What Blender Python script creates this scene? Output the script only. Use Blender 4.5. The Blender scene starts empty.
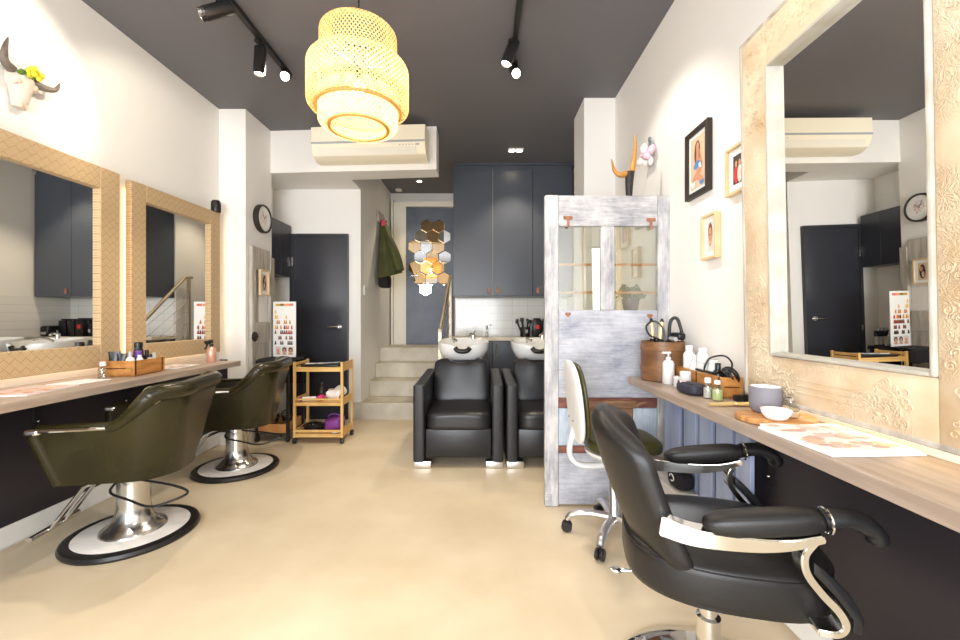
import bpy, bmesh, math, random
from mathutils import Vector, Matrix, Euler
random.seed(7)
PI = math.pi
scene = bpy.context.scene

# ------------------------------------------------------------------ camera
CAM_Z = 1.15
FPX = 410.0
cam_data = bpy.data.cameras.new('camera')
cam = bpy.data.objects.new('camera', cam_data)
scene.collection.objects.link(cam)
cam.location = (0, 0, CAM_Z)
cam.rotation_euler = (PI / 2, 0, 0)
cam_data.sensor_width = 36.0
cam_data.lens = FPX / 960 * 36.0
cam_data.shift_x = -2 / 960
cam_data.shift_y = -3 / 960
cam_data.clip_start = 0.02
scene.camera = cam

# ------------------------------------------------------------------ world, daylight, exposure
world = bpy.data.worlds.new('sky')
scene.world = world
world.use_nodes = True
world.node_tree.nodes['Background'].inputs[0].default_value = (0.80, 0.90, 1.0, 1)
world.node_tree.nodes['Background'].inputs[1].default_value = 1.0
scene.view_settings.view_transform = 'Standard'
scene.view_settings.look = 'None'
scene.view_settings.exposure = 0.0
scene.view_settings.gamma = 1.0
scene.view_settings.use_curve_mapping = False
scene.cycles.max_bounces = 10
scene.cycles.transparent_max_bounces = 16
scene.cycles.sample_clamp_indirect = 6.0
scene.cycles.use_denoising = True

def area_light(name, loc, rot, sx, sy, power, col):
    d = bpy.data.lights.new(name, 'AREA')
    d.shape = 'RECTANGLE'; d.size = sx; d.size_y = sy; d.energy = power; d.color = col
    o = bpy.data.objects.new(name, d); scene.collection.objects.link(o)
    o.location = loc; o.rotation_euler = rot
    return o
FRONT_Y = -1.8
# daylight entering through the shop window behind the camera
area_light('window_daylight', (-0.8, FRONT_Y + 0.02, 1.28), (PI / 2, 0, 0), 2.6, 1.95, 214, (0.93, 0.96, 1.0))

# ------------------------------------------------------------------ helpers
def S(r, g, b):
    f = lambda c: (c / 255 / 12.92) if c / 255 <= 0.04045 else ((c / 255 + 0.055) / 1.055) ** 2.4
    return (f(r), f(g), f(b), 1.0)

def at(u, v, Y):
    return Vector(((u - 482) / FPX * Y, Y, CAM_Z + (317 - v) / FPX * Y))

def mat(name, col, rough=0.5, metal=0.0, col2=None, nscale=5.0, stretch=(1, 1, 1), lo=0.35, hi=0.65, detail=4.0,
        bump=0.0, bscale=40.0, emit=0.0, ecol=None, trans=0.0, ior=1.45, alpha=1.0, spec=0.5, coat=0.0, distort=0.0):
    m = bpy.data.materials.new(name); m.use_nodes = True
    nt = m.node_tree; b = nt.nodes['Principled BSDF']
    b.inputs['Base Color'].default_value = col
    b.inputs['Roughness'].default_value = rough
    b.inputs['Metallic'].default_value = metal
    b.inputs['IOR'].default_value = ior
    b.inputs['Specular IOR Level'].default_value = spec
    b.inputs['Coat Weight'].default_value = coat
    if trans: b.inputs['Transmission Weight'].default_value = trans
    if alpha < 1: b.inputs['Alpha'].default_value = alpha
    if emit:
        b.inputs['Emission Color'].default_value = ecol or col
        b.inputs['Emission Strength'].default_value = emit
    if col2 or bump:
        tc = nt.nodes.new('ShaderNodeTexCoord'); mp = nt.nodes.new('ShaderNodeMapping')
        mp.inputs['Scale'].default_value = stretch
        nt.links.new(tc.outputs['Object'], mp.inputs[0])
    if col2:
        n = nt.nodes.new('ShaderNodeTexNoise'); n.inputs['Scale'].default_value = nscale; n.inputs['Detail'].default_value = detail
        n.inputs['Distortion'].default_value = distort
        nt.links.new(mp.outputs[0], n.inputs['Vector'])
        r = nt.nodes.new('ShaderNodeValToRGB')
        r.color_ramp.elements[0].position = lo; r.color_ramp.elements[0].color = col
        r.color_ramp.elements[1].position = hi; r.color_ramp.elements[1].color = col2
        nt.links.new(n.outputs['Fac'], r.inputs[0]); nt.links.new(r.outputs[0], b.inputs['Base Color'])
    if bump:
        n2 = nt.nodes.new('ShaderNodeTexNoise'); n2.inputs['Scale'].default_value = bscale; n2.inputs['Detail'].default_value = 4
        nt.links.new(mp.outputs[0], n2.inputs['Vector'])
        bp = nt.nodes.new('ShaderNodeBump'); bp.inputs['Strength'].default_value = bump; bp.inputs['Distance'].default_value = 0.01
        nt.links.new(n2.outputs['Fac'], bp.inputs['Height']); nt.links.new(bp.outputs[0], b.inputs['Normal'])
    return m

class MB:
    """collects shapes; build() links them as one mesh object"""
    def __init__(self, org=(0, 0, 0)):
        self.bm = bmesh.new(); self.org = Vector(org); self.mi = 0
        self.uv = None
    def _merge(self, tb):
        for f in tb.faces: f.material_index = self.mi
        me = bpy.data.meshes.new('tmp'); tb.to_mesh(me); tb.free()
        self.bm.from_mesh(me); bpy.data.meshes.remove(me)
        return self
    def box(self, c, s, rot=None, bev=0.0, seg=2):
        tb = bmesh.new(); bmesh.ops.create_cube(tb, size=1)
        bmesh.ops.scale(tb, vec=s, verts=tb.verts)
        if bev: bmesh.ops.bevel(tb, geom=tb.edges[:], offset=min(bev, 0.49 * min(s)), segments=seg, profile=0.5, affect='EDGES')
        if rot: bmesh.ops.rotate(tb, cent=(0, 0, 0), matrix=Euler(rot).to_matrix(), verts=tb.verts)
        bmesh.ops.translate(tb, vec=c, verts=tb.verts)
        return self._merge(tb)
    def bb(self, x0, x1, y0, y1, z0, z1, bev=0.0, seg=2):
        return self.box(((x0 + x1) / 2, (y0 + y1) / 2, (z0 + z1) / 2), (abs(x1 - x0), abs(y1 - y0), abs(z1 - z0)), None, bev, seg)
    def sbox(self, c, s, n=6.0, cuts=9, rot=None, warp=None):
        """soft cushion: a cube pulled to a rounded box"""
        tb = bmesh.new(); bmesh.ops.create_cube(tb, size=2)
        bmesh.ops.subdivide_edges(tb, edges=tb.edges[:], cuts=cuts, use_grid_fill=True)
        for v in tb.verts:
            p = [math.copysign(math.sin(abs(a) * PI / 2) if n < 4 else abs(a) ** 0.8, a) for a in v.co]
            mx = max(abs(a) for a in p)
            k = (sum((abs(a) / mx) ** n for a in p)) ** (1 / n)
            q = Vector([a / k for a in p])
            v.co = Vector((q.x * s[0] / 2, q.y * s[1] / 2, q.z * s[2] / 2))
            if warp: v.co = warp(v.co)
        if rot: bmesh.ops.rotate(tb, cent=(0, 0, 0), matrix=Euler(rot).to_matrix(), verts=tb.verts)
        bmesh.ops.translate(tb, vec=c, verts=tb.verts)
        return self._merge(tb)
    def cyl(self, p0, p1, r0, r1=None, n=24):
        return self.tube([p0, p1], r0, n, radii=[r0, r0 if r1 is None else r1])
    def tube(self, pts, r, n=10, radii=None, closed=False, flat=None):
        pts = [Vector(p) for p in pts]; N = len(pts); tb = bmesh.new(); rings = []
        up = None
        for i, p in enumerate(pts):
            if closed: t = pts[(i + 1) % N] - pts[i - 1]
            else: t = pts[min(i + 1, N - 1)] - pts[max(i - 1, 0)]
            if t.length < 1e-9: t = Vector((0, 0, 1))
            t.normalize()
            if up is None:
                up = Vector((0, 0, 1)) if abs(t.z) < 0.9 else Vector((1, 0, 0))
            a = up - t * up.dot(t)
            if a.length < 1e-6: a = t.orthogonal()
            a.normalize(); b = t.cross(a); up = a
            rr = radii[i] if radii else r
            fa, fb = flat if flat else (1, 1)
            rings.append([tb.verts.new(p + a * (rr * fa * math.cos(2 * PI * k / n)) + b * (rr * fb * math.sin(2 * PI * k / n))) for k in range(n)])
        M = N if closed else N - 1
        for i in range(M):
            A, B = rings[i], rings[(i + 1) % N]
            for k in range(n): tb.faces.new((A[k], A[(k + 1) % n], B[(k + 1) % n], B[k]))
        if not closed:
            tb.faces.new(rings[0][::-1]); tb.faces.new(rings[-1])
        bmesh.ops.recalc_face_normals(tb, faces=tb.faces)
        return self._merge(tb)
    def lathe(self, prof, c=(0, 0, 0), n=32, mx=None, closed=True):
        """profile of (r, z) turned about z; first and last points with r=0 close it"""
        tb = bmesh.new(); rings = []
        for (r, z) in prof:
            if r < 1e-6: rings.append([tb.verts.new((0, 0, z))])
            else: rings.append([tb.verts.new((r * math.cos(2 * PI * k / n), r * math.sin(2 * PI * k / n), z)) for k in range(n)])
        for A, B in zip(rings, rings[1:]):
            for k in range(n):
                k2 = (k + 1) % n
                if len(A) == 1 and len(B) == 1: continue
                if len(A) == 1: tb.faces.new((A[0], B[k2], B[k]))
                elif len(B) == 1: tb.faces.new((A[k], A[k2], B[0]))
                else: tb.faces.new((A[k], A[k2], B[k2], B[k]))
        if mx is not None: bmesh.ops.transform(tb, matrix=mx, verts=tb.verts)
        bmesh.ops.translate(tb, vec=c, verts=tb.verts)
        bmesh.ops.recalc_face_normals(tb, faces=tb.faces)
        return self._merge(tb)
    def prism(self, poly, d0, d1, plane='xy', bev=0.0, seg=2):
        """polygon in a plane pushed from d0 to d1 along the third axis"""
        tb = bmesh.new()
        def P(a, b, d):
            return {'xy': (a, b, d), 'xz': (a, d, b), 'yz': (d, a, b)}[plane]
        A = [tb.verts.new(P(a, b, d0)) for a, b in poly]; B = [tb.verts.new(P(a, b, d1)) for a, b in poly]
        fa = tb.faces.new(A); fb = tb.faces.new(B[::-1]); n = len(poly)
        for i in range(n): tb.faces.new((A[i], B[i], B[(i + 1) % n], A[(i + 1) % n]))
        bmesh.ops.recalc_face_normals(tb, faces=tb.faces)
        if bev:
            es = set(fa.edges) | set(fb.edges)
            bmesh.ops.bevel(tb, geom=list(es), offset=bev, segments=seg, profile=0.5, affect='EDGES')
        return self._merge(tb)
    def sphere(self, c, r, s=(1, 1, 1), n=16, rot=None):
        tb = bmesh.new(); bmesh.ops.create_uvsphere(tb, u_segments=n, v_segments=max(6, n // 2 + 2), radius=r)
        bmesh.ops.scale(tb, vec=s, verts=tb.verts)
        if rot: bmesh.ops.rotate(tb, cent=(0, 0, 0), matrix=Euler(rot).to_matrix(), verts=tb.verts)
        bmesh.ops.translate(tb, vec=c, verts=tb.verts)
        return self._merge(tb)
    def grid(self, rows, closed_u=False, closed_v=False, caps=False):
        tb = bmesh.new(); V = [[tb.verts.new(p) for p in r] for r in rows]
        R, C = len(V), len(V[0])
        for i in range(R if closed_v else R - 1):
            for j in range(C if closed_u else C - 1):
                tb.faces.new((V[i][j], V[i][(j + 1) % C], V[(i + 1) % R][(j + 1) % C], V[(i + 1) % R][j]))
        if caps: tb.faces.new(V[0][::-1]); tb.faces.new(V[-1])
        bmesh.ops.recalc_face_normals(tb, faces=tb.faces)
        return self._merge(tb)
    def poly(self, pts):
        tb = bmesh.new(); tb.faces.new([tb.verts.new(p) for p in pts])
        return self._merge(tb)
    def build(self, name, m, parent=None, smooth=True, ang=40, loc=None):
        me = bpy.data.meshes.new(name)
        off = self.org if loc is None else Vector(loc)
        bmesh.ops.translate(self.bm, vec=-off, verts=self.bm.verts)
        self.bm.to_mesh(me); self.bm.free()
        for x in (m if isinstance(m, (list, tuple)) else [m]): me.materials.append(x)
        if smooth:
            for p in me.polygons: p.use_smooth = True
            me.set_sharp_from_angle(angle=math.radians(ang))
        o = bpy.data.objects.new(name, me); scene.collection.objects.link(o)
        if parent: o.parent = parent
        if loc is not None: o.location = loc
        return o

def tag(o, label, cat, group=None, kind=None):
    o['label'] = label; o['category'] = cat
    if group: o['group'] = group
    if kind: o['kind'] = kind
    return o

def thing(name, label, cat, loc=(0, 0, 0), rz=0.0, group=None):
    o = bpy.data.objects.new(name, None); scene.collection.objects.link(o)
    o.empty_display_size = 0.1
    o.location = loc; o.rotation_euler = (0, 0, rz)
    return tag(o, label, cat, group)

def struct(o, label=None):
    o['kind'] = 'structure'
    if label: o['label'] = label
    return o

def copy_tree(o, parent=None):
    c = o.copy(); scene.collection.objects.link(c)
    if parent: c.parent = parent
    for ch in list(o.children): copy_tree(ch, c)
    return c

def bez(p, n=12):
    """smooth curve through the points (Catmull-Rom)"""
    p = [Vector(a) for a in p]; out = []
    q = [p[0] * 2 - p[1]] + p + [p[-1] * 2 - p[-2]]
    for i in range(1, len(q) - 2):
        for k in range(n):
            t = k / n
            a, b, c, d = q[i - 1], q[i], q[i + 1], q[i + 2]
            out.append(0.5 * ((2 * b) + (c - a) * t + (2 * a - 5 * b + 4 * c - d) * t * t + (3 * b - 3 * c + d - a) * t ** 3))
    out.append(p[-1]); return out

# ------------------------------------------------------------------ materials
M = {}
M['wall'] = mat('white_wall_paint', S(238, 235, 230), 0.7, bump=0.02, bscale=60)
M['wall_warm'] = mat('cream_wall_paint', S(238, 236, 231), 0.7, bump=0.02, bscale=60)
M['ceil'] = mat('charcoal_ceiling_paint', S(105, 104, 108), 0.6)
M['floor'] = mat('polished_concrete', S(206, 187, 155), 0.32, col2=S(226, 211, 184), nscale=2.4, lo=0.25, hi=0.75, detail=12, bump=0.01, bscale=25, spec=0.35)
M['step'] = mat('concrete_step', S(192, 184, 166), 0.6, col2=S(214, 206, 190), nscale=5, detail=8, bump=0.05)
M['navy'] = mat('dark_navy_laminate', S(74, 79, 89), 0.32)
M['navyline'] = mat('pale_edge_strip', S(150, 148, 140), 0.4)
M['door'] = mat('black_navy_door_paint', S(51, 52, 59), 0.3)
M['bluedoor'] = mat('slate_blue_door_paint', S(80, 88, 102), 0.4, col2=S(95, 102, 116), nscale=3)
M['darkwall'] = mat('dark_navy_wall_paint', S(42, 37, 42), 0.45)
M['trimwhite'] = mat('white_gloss_trim', S(232, 230, 224), 0.4)
M['cream'] = mat('cream_frame_paint', S(236, 231, 216), 0.5)
M['tile'] = None
M['bench'] = mat('pale_bench_laminate', S(222, 210, 186), 0.4)
M['shelfwood'] = mat('grey_oak_counter', S(178, 160, 145), 0.42, col2=S(154, 136, 121), nscale=6, stretch=(6, 0.6, 6), detail=8)
M['mirror'] = mat('mirror_silver', (0.94, 0.945, 0.93, 1), 0.0, 1.0)
M['chrome'] = mat('polished_chrome', (0.78, 0.77, 0.75, 1), 0.06, 1.0)
M['steel'] = mat('brushed_steel', (0.62, 0.61, 0.58, 1), 0.22, 1.0)
M['alu'] = mat('satin_aluminium', (0.75, 0.75, 0.76, 1), 0.28, 1.0)
M['blackmetal'] = mat('black_metal', S(30, 29, 30), 0.4)
M['blackplastic'] = mat('black_plastic', S(26, 26, 28), 0.35)
M['rubber'] = mat('black_rubber', S(32, 29, 28), 0.35)
M['black_leather'] = mat('black_leather', S(29, 27, 27), 0.40, bump=0.08, bscale=260, spec=0.5)
M['soft_leather'] = mat('soft_black_vinyl', S(33, 33, 36), 0.33, bump=0.06, bscale=90)
M['green_leather'] = mat('olive_green_leather', S(33, 30, 11), 0.26, col2=S(48, 43, 19), nscale=3.5, detail=6, bump=0.05, bscale=200)
M['piping'] = mat('olive_piping', S(112, 110, 78), 0.35)
M['olive'] = mat('olive_vinyl', S(60, 58, 24), 0.35)
M['whiteplastic'] = mat('white_plastic', S(226, 226, 226), 0.35)
M['ceramic'] = mat('white_ceramic', S(240, 240, 238), 0.12, coat=0.3)
M['disc'] = mat('white_marbled_disc', S(238, 234, 228), 0.2, col2=S(222, 217, 210), nscale=6, lo=0.45, hi=0.75, distort=1.5)
M['accream'] = mat('cream_plastic', S(247, 238, 214), 0.4)
M['acgrey'] = mat('grey_plastic_strip', S(176, 178, 182), 0.35)
M['bamboo'] = mat('bamboo_wood', S(228, 188, 122), 0.45, col2=S(214, 170, 100), nscale=8, stretch=(1, 1, 0.3))
M['cratewood'] = mat('honey_wood', S(196, 140, 76), 0.5, col2=S(166, 108, 52), nscale=7, stretch=(3, 1, 6), detail=8)
M['drumwood'] = mat('dark_bent_wood', S(136, 96, 62), 0.4, col2=S(96, 62, 38), nscale=5, stretch=(1, 1, 3), detail=8)
M['olivewood'] = mat('olive_wood', S(206, 154, 96), 0.4, col2=S(168, 112, 60), nscale=9, stretch=(1, 4, 1), detail=6, distort=1.2)
M['palewood'] = mat('pale_frame_wood', S(226, 198, 158), 0.5, col2=S(214, 184, 142), nscale=9)
M['driftwood'] = mat('grey_driftwood', S(202, 195, 184), 0.8, col2=S(160, 152, 140), nscale=7, stretch=(3, 3, 0.5), detail=8, bump=0.3, bscale=30)
M['blackframe'] = mat('black_brown_frame', S(44, 36, 31), 0.45)
M['paper'] = mat('white_paper', S(240, 239, 236), 0.6)
M['rust'] = mat('rusty_copper', S(178, 122, 92), 0.6, col2=S(140, 88, 62), nscale=40)
M['redbrown'] = mat('worn_red_brown_paint', S(148, 96, 82), 0.6, col2=S(112, 68, 58), nscale=12, stretch=(1, 1, 3))
M['brownbox'] = mat('worn_brown_board', S(156, 116, 84), 0.6, col2=S(120, 86, 62), nscale=9, stretch=(1, 1, 4))
M['slat'] = mat('pale_blue_grey_slat', S(176, 190, 222), 0.6, col2=S(156, 170, 204), nscale=4, stretch=(3, 3, 0.6))
M['white_box'] = mat('white_painted_board', S(214, 208, 200), 0.6)
M['towel'] = mat('black_towel', S(34, 32, 38), 0.95, bump=0.4, bscale=300)
M['coat'] = mat('olive_green_cloth', S(84, 86, 48), 0.85, col2=S(68, 70, 38), nscale=6)
M['blackcloth'] = mat('black_cloth', S(32, 30, 28), 0.9)
M['pinktag'] = mat('pink_tag', S(214, 60, 96), 0.6)
M['clearglass'] = mat('clear_glass', (1, 1, 1, 1), 0.02, trans=1.0, ior=1.45)
M['greenliquid'] = mat('pale_green_liquid', S(206, 214, 168), 0.1)
M['greycup'] = mat('matte_grey_ceramic', S(128, 127, 136), 0.6)
M['pinkwhite'] = mat('pinkish_ceramic', S(240, 226, 224), 0.3)
M['gold'] = mat('gold_metal', (0.92, 0.74, 0.40, 1), 0.35, 0.8)
M['brass'] = mat('brass_tube', (0.52, 0.44, 0.33, 1), 0.45, 1.0)
M['purple'] = mat('purple_fabric', S(122, 52, 132), 0.5)
M['purplecap'] = mat('purple_plastic', S(112, 62, 150), 0.4)
M['pink'] = mat('pink_plastic', S(226, 60, 128), 0.5)
M['copper'] = mat('rose_copper', S(222, 168, 146), 0.3, 0.35)
M['whitecloth'] = mat('white_cloth', S(236, 232, 226), 0.9)
M['horn'] = mat('amber_horn', S(196, 142, 66), 0.4, col2=S(170, 112, 46), nscale=8)
M['hornblack'] = mat('black_horn_base', S(40, 38, 38), 0.4)
M['bone'] = mat('white_bone', S(214, 200, 186), 0.6, bump=0.15, bscale=60)
M['greyhorn'] = mat('grey_horn', S(70, 62, 56), 0.45, col2=S(120, 108, 98), nscale=14)
M['yellow'] = mat('yellow_petals', S(232, 216, 60), 0.6)
M['leafgreen'] = mat('green_leaf', S(84, 122, 42), 0.5)
M['plantgreen'] = mat('dark_green_leaf', S(58, 78, 42), 0.5, col2=S(98, 122, 70), nscale=30)
M['petal'] = mat('white_petal', S(246, 236, 234), 0.6)
M['petalpink'] = mat('pink_petal', S(234, 186, 200), 0.6)
M['skin'] = mat('print_skin', S(206, 150, 118), 0.6)
M['hair'] = mat('print_brown_hair', S(112, 72, 46), 0.6)
M['printdark'] = mat('print_dark', S(52, 44, 44), 0.6)
M['printblue'] = mat('print_blue', S(82, 140, 198), 0.6)
M['printred'] = mat('print_red', S(200, 48, 40), 0.6)
M['printgrey'] = mat('print_pale_grey', S(214, 208, 200), 0.6)
M['printpink'] = mat('print_pink', S(232, 196, 190), 0.6)
M['printbeige'] = mat('print_beige', S(222, 190, 160), 0.6)
M['bronze'] = mat('bronze_mirror', (0.86, 0.62, 0.36, 1), 0.0, 1.0)
M['led'] = mat('warm_led_strip', S(255, 230, 180), 0.5, emit=5.0, ecol=(1.0, 0.80, 0.50, 1))
M['ledsoft'] = mat('warm_led_strip_soft', S(255, 232, 190), 0.5, emit=10.0, ecol=(1.0, 0.83, 0.58, 1))
M['lens'] = mat('lit_spot_lens', S(255, 240, 210), 0.4, emit=40.0, ecol=(1.0, 0.85, 0.62, 1))
M['bulb'] = mat('lit_bulb', S(255, 240, 200), 0.4, emit=60.0, ecol=(1.0, 0.75, 0.40, 1))
M['reddot'] = mat('red_label', S(226, 40, 30), 0.5)
M['timber_tray'] = mat('tray_wood', S(206, 150, 92), 0.5, col2=S(188, 130, 74), nscale=8)
M['darkbag'] = mat('navy_nylon', S(48, 48, 62), 0.6)
M['bottleblack'] = mat('black_bottle', S(34, 36, 40), 0.25)
M['label_grey'] = mat('grey_label', S(98, 112, 120), 0.5)

def node_mat(name):
    m = bpy.data.materials.new(name); m.use_nodes = True
    return m, m.node_tree, m.node_tree.nodes['Principled BSDF']
def mnode(nt, op, a, b=None, c=None):
    n = nt.nodes.new('ShaderNodeMath'); n.operation = op
    for i, x in enumerate((a, b, c)):
        if x is None: continue
        if isinstance(x, (int, float)): n.inputs[i].default_value = x
        else: nt.links.new(x, n.inputs[i])
    return n.outputs[0]
def xyz(nt, out='Object'):
    tc = nt.nodes.new('ShaderNodeTexCoord'); s = nt.nodes.new('ShaderNodeSeparateXYZ')
    nt.links.new(tc.outputs[out], s.inputs[0]); return tc, s

# white brick-bond splashback tiles
def tile_mat():
    m, nt, b = node_mat('white_wall_tile')
    tc, s = xyz(nt); cb = nt.nodes.new('ShaderNodeCombineXYZ')
    nt.links.new(s.outputs['X'], cb.inputs[0]); nt.links.new(s.outputs['Z'], cb.inputs[1])
    br = nt.nodes.new('ShaderNodeTexBrick'); nt.links.new(cb.outputs[0], br.inputs['Vector'])
    br.offset = 0.0
    br.inputs['Color1'].default_value = S(240, 238, 233); br.inputs['Color2'].default_value = S(236, 234, 229)
    br.inputs['Mortar'].default_value = S(218, 215, 208); br.inputs['Scale'].default_value = 1.0
    br.inputs['Mortar Size'].default_value = 0.003; br.inputs['Brick Width'].default_value = 0.2; br.inputs['Row Height'].default_value = 0.1
    nt.links.new(br.outputs['Color'], b.inputs['Base Color']); b.inputs['Roughness'].default_value = 0.12
    return m
M['tile'] = tile_mat()

# woven rattan mirror frame: diamonds of fine slanting stripes
def rattan_mat():
    m, nt, b = node_mat('woven_rattan')
    tc, s = xyz(nt)
    a = mnode(nt, 'ADD', s.outputs['Y'], s.outputs['Z']); c = mnode(nt, 'SUBTRACT', s.outputs['Y'], s.outputs['Z'])
    K = 21.0
    fa = mnode(nt, 'FLOOR', mnode(nt, 'MULTIPLY', a, K)); fc = mnode(nt, 'FLOOR', mnode(nt, 'MULTIPLY', c, K))
    chk = mnode(nt, 'PINGPONG', mnode(nt, 'ADD', fa, fc), 1.0)
    s1 = mnode(nt, 'SINE', mnode(nt, 'MULTIPLY', a, 2 * PI * K * 4)); s2 = mnode(nt, 'SINE', mnode(nt, 'MULTIPLY', c, 2 * PI * K * 4))
    mix = mnode(nt, 'ADD', mnode(nt, 'MULTIPLY', s1, chk), mnode(nt, 'MULTIPLY', s2, mnode(nt, 'SUBTRACT', 1.0, chk)))
    # darker lines on the diamond borders
    ea = mnode(nt, 'PINGPONG', mnode(nt, 'MULTIPLY', a, K), 0.5); ec = mnode(nt, 'PINGPONG', mnode(nt, 'MULTIPLY', c, K), 0.5)
    edge = mnode(nt, 'LESS_THAN', mnode(nt, 'MINIMUM', ea, ec), 0.06)
    f = mnode(nt, 'SUBTRACT', mnode(nt, 'MULTIPLY_ADD', mix, 0.22, 0.55), mnode(nt, 'MULTIPLY', edge, 0.22))
    r = nt.nodes.new('ShaderNodeValToRGB')
    r.color_ramp.elements[0].color = S(150, 118, 80); r.color_ramp.elements[1].color = S(222, 195, 152)
    nt.links.new(f, r.inputs[0]); nt.links.new(r.outputs[0], b.inputs['Base Color'])
    bp = nt.nodes.new('ShaderNodeBump'); bp.inputs['Strength'].default_value = 0.25; bp.inputs['Distance'].default_value = 0.004
    nt.links.new(mix, bp.inputs['Height']); nt.links.new(bp.outputs[0], b.inputs['Normal'])
    b.inputs['Roughness'].default_value = 0.5
    return m
M['rattan'] = rattan_mat()

# limed carved timber of the big mirror: bands of scrolls in relief
def carved_mat():
    m, nt, b = node_mat('limed_carved_wood')
    tc, s = xyz(nt)
    mp = nt.nodes.new('ShaderNodeMapping'); nt.links.new(tc.outputs['Object'], mp.inputs[0])
    n = nt.nodes.new('ShaderNodeTexNoise'); n.inputs['Scale'].default_value = 6; n.inputs['Detail'].default_value = 8
    nt.links.new(mp.outputs[0], n.inputs['Vector'])
    r = nt.nodes.new('ShaderNodeValToRGB')
    r.color_ramp.elements[0].position = 0.3; r.color_ramp.elements[0].color = S(202, 174, 138)
    r.color_ramp.elements[1].position = 0.62; r.color_ramp.elements[1].color = S(222, 206, 180)
    nt.links.new(n.outputs['Fac'], r.inputs[0])
    v = nt.nodes.new('ShaderNodeTexNoise'); v.inputs['Scale'].default_value = 38; v.inputs['Detail'].default_value = 1; v.inputs['Distortion'].default_value = 2.5
    nt.links.new(mp.outputs[0], v.inputs['Vector'])
    band = nt.nodes.new('ShaderNodeTexNoise'); band.inputs['Scale'].default_value = 4.0; band.inputs['Detail'].default_value = 0
    nt.links.new(mp.outputs[0], band.inputs['Vector'])
    msk = nt.nodes.new('ShaderNodeValToRGB'); msk.color_ramp.elements[0].position = 0.42; msk.color_ramp.elements[1].position = 0.50
    nt.links.new(band.outputs['Fac'], msk.inputs[0])
    ridge = mnode(nt, 'PINGPONG', mnode(nt, 'MULTIPLY', v.outputs['Fac'], 6.0), 1.0)
    h = mnode(nt, 'MULTIPLY', ridge, msk.outputs[0])
    bp = nt.nodes.new('ShaderNodeBump'); bp.inputs['Strength'].default_value = 0.45; bp.inputs['Distance'].default_value = 0.006
    nt.links.new(h, bp.inputs['Height']); nt.links.new(bp.outputs[0], b.inputs['Normal'])
    nt.links.new(r.outputs[0], b.inputs['Base Color']); b.inputs['Roughness'].default_value = 0.6
    return m
M['carved'] = carved_mat()

# brushed-on white paint with grey wood showing through
def distressed_mat(name, horiz, ca=(208, 206, 206), cb=(128, 129, 138)):
    m, nt, b = node_mat(name)
    tc, s = xyz(nt)
    mp = nt.nodes.new('ShaderNodeMapping'); nt.links.new(tc.outputs['Object'], mp.inputs[0])
    mp.inputs['Scale'].default_value = (1.5, 3, 2.4) if horiz else (3.5, 3, 1.5)
    n = nt.nodes.new('ShaderNodeTexNoise'); n.inputs['Scale'].default_value = 3.2; n.inputs['Detail'].default_value = 9; n.inputs['Roughness'].default_value = 0.7
    nt.links.new(mp.outputs[0], n.inputs['Vector'])
    mp2 = nt.nodes.new('ShaderNodeMapping'); nt.links.new(tc.outputs['Object'], mp2.inputs[0])
    mp2.inputs['Scale'].default_value = (4, 10, 60) if horiz else (60, 10, 4)
    n2 = nt.nodes.new('ShaderNodeTexNoise'); n2.inputs['Scale'].default_value = 2; n2.inputs['Detail'].default_value = 4
    nt.links.new(mp2.outputs[0], n2.inputs['Vector'])
    f = mnode(nt, 'ADD', mnode(nt, 'MULTIPLY', n.outputs['Fac'], 0.7), mnode(nt, 'MULTIPLY', n2.outputs['Fac'], 0.3))
    r = nt.nodes.new('ShaderNodeValToRGB')
    r.color_ramp.elements[0].position = 0.33; r.color_ramp.elements[0].color = S(*cb)
    r.color_ramp.elements[1].position = 0.60; r.color_ramp.elements[1].color = S(*ca)
    nt.links.new(f, r.inputs[0]); nt.links.new(r.outputs[0], b.inputs['Base Color']); b.inputs['Roughness'].default_value = 0.65
    return m
M['paintv'] = distressed_mat('distressed_white_upright', False)
M['painth'] = distressed_mat('distressed_white_rail', True)
M['paintpanel'] = distressed_mat('distressed_pale_panel', True, (200, 201, 208), (134, 138, 154))
M['paintblue'] = distressed_mat('distressed_pale_blue', False, (206, 218, 230), (150, 166, 190))

# old window glass: clear with a strong sheen
def sheen_glass():
    m, nt, b = node_mat('old_window_glass')
    nt.nodes.remove(b); out = nt.nodes['Material Output']
    t = nt.nodes.new('ShaderNodeBsdfTransparent'); g = nt.nodes.new('ShaderNodeBsdfGlossy'); g.inputs['Roughness'].default_value = 0.02
    t.inputs[0].default_value = (0.95, 0.97, 0.93, 1)
    mx = nt.nodes.new('ShaderNodeMixShader'); mx.inputs[0].default_value = 0.20
    nt.links.new(t.outputs[0], mx.inputs[1]); nt.links.new(g.outputs[0], mx.inputs[2]); nt.links.new(mx.outputs[0], out.inputs[0])
    return m
M['pane'] = sheen_glass()
# thin glass of bottles
def thin_glass(name, col, fac):
    m, nt, b = node_mat(name)
    nt.nodes.remove(b); out = nt.nodes['Material Output']
    t = nt.nodes.new('ShaderNodeBsdfTransparent'); g = nt.nodes.new('ShaderNodeBsdfGlossy'); g.inputs['Roughness'].default_value = 0.03
    t.inputs[0].default_value = col
    mx = nt.nodes.new('ShaderNodeMixShader'); mx.inputs[0].default_value = fac
    nt.links.new(t.outputs[0], mx.inputs[1]); nt.links.new(g.outputs[0], mx.inputs[2]); nt.links.new(mx.outputs[0], out.inputs[0])
    return m
M['thinglass'] = thin_glass('thin_clear_glass', (0.86, 0.88, 0.86, 1), 0.14)
M['thingreen'] = thin_glass('thin_green_glass', (0.86, 0.9, 0.78, 1), 0.12)

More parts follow.
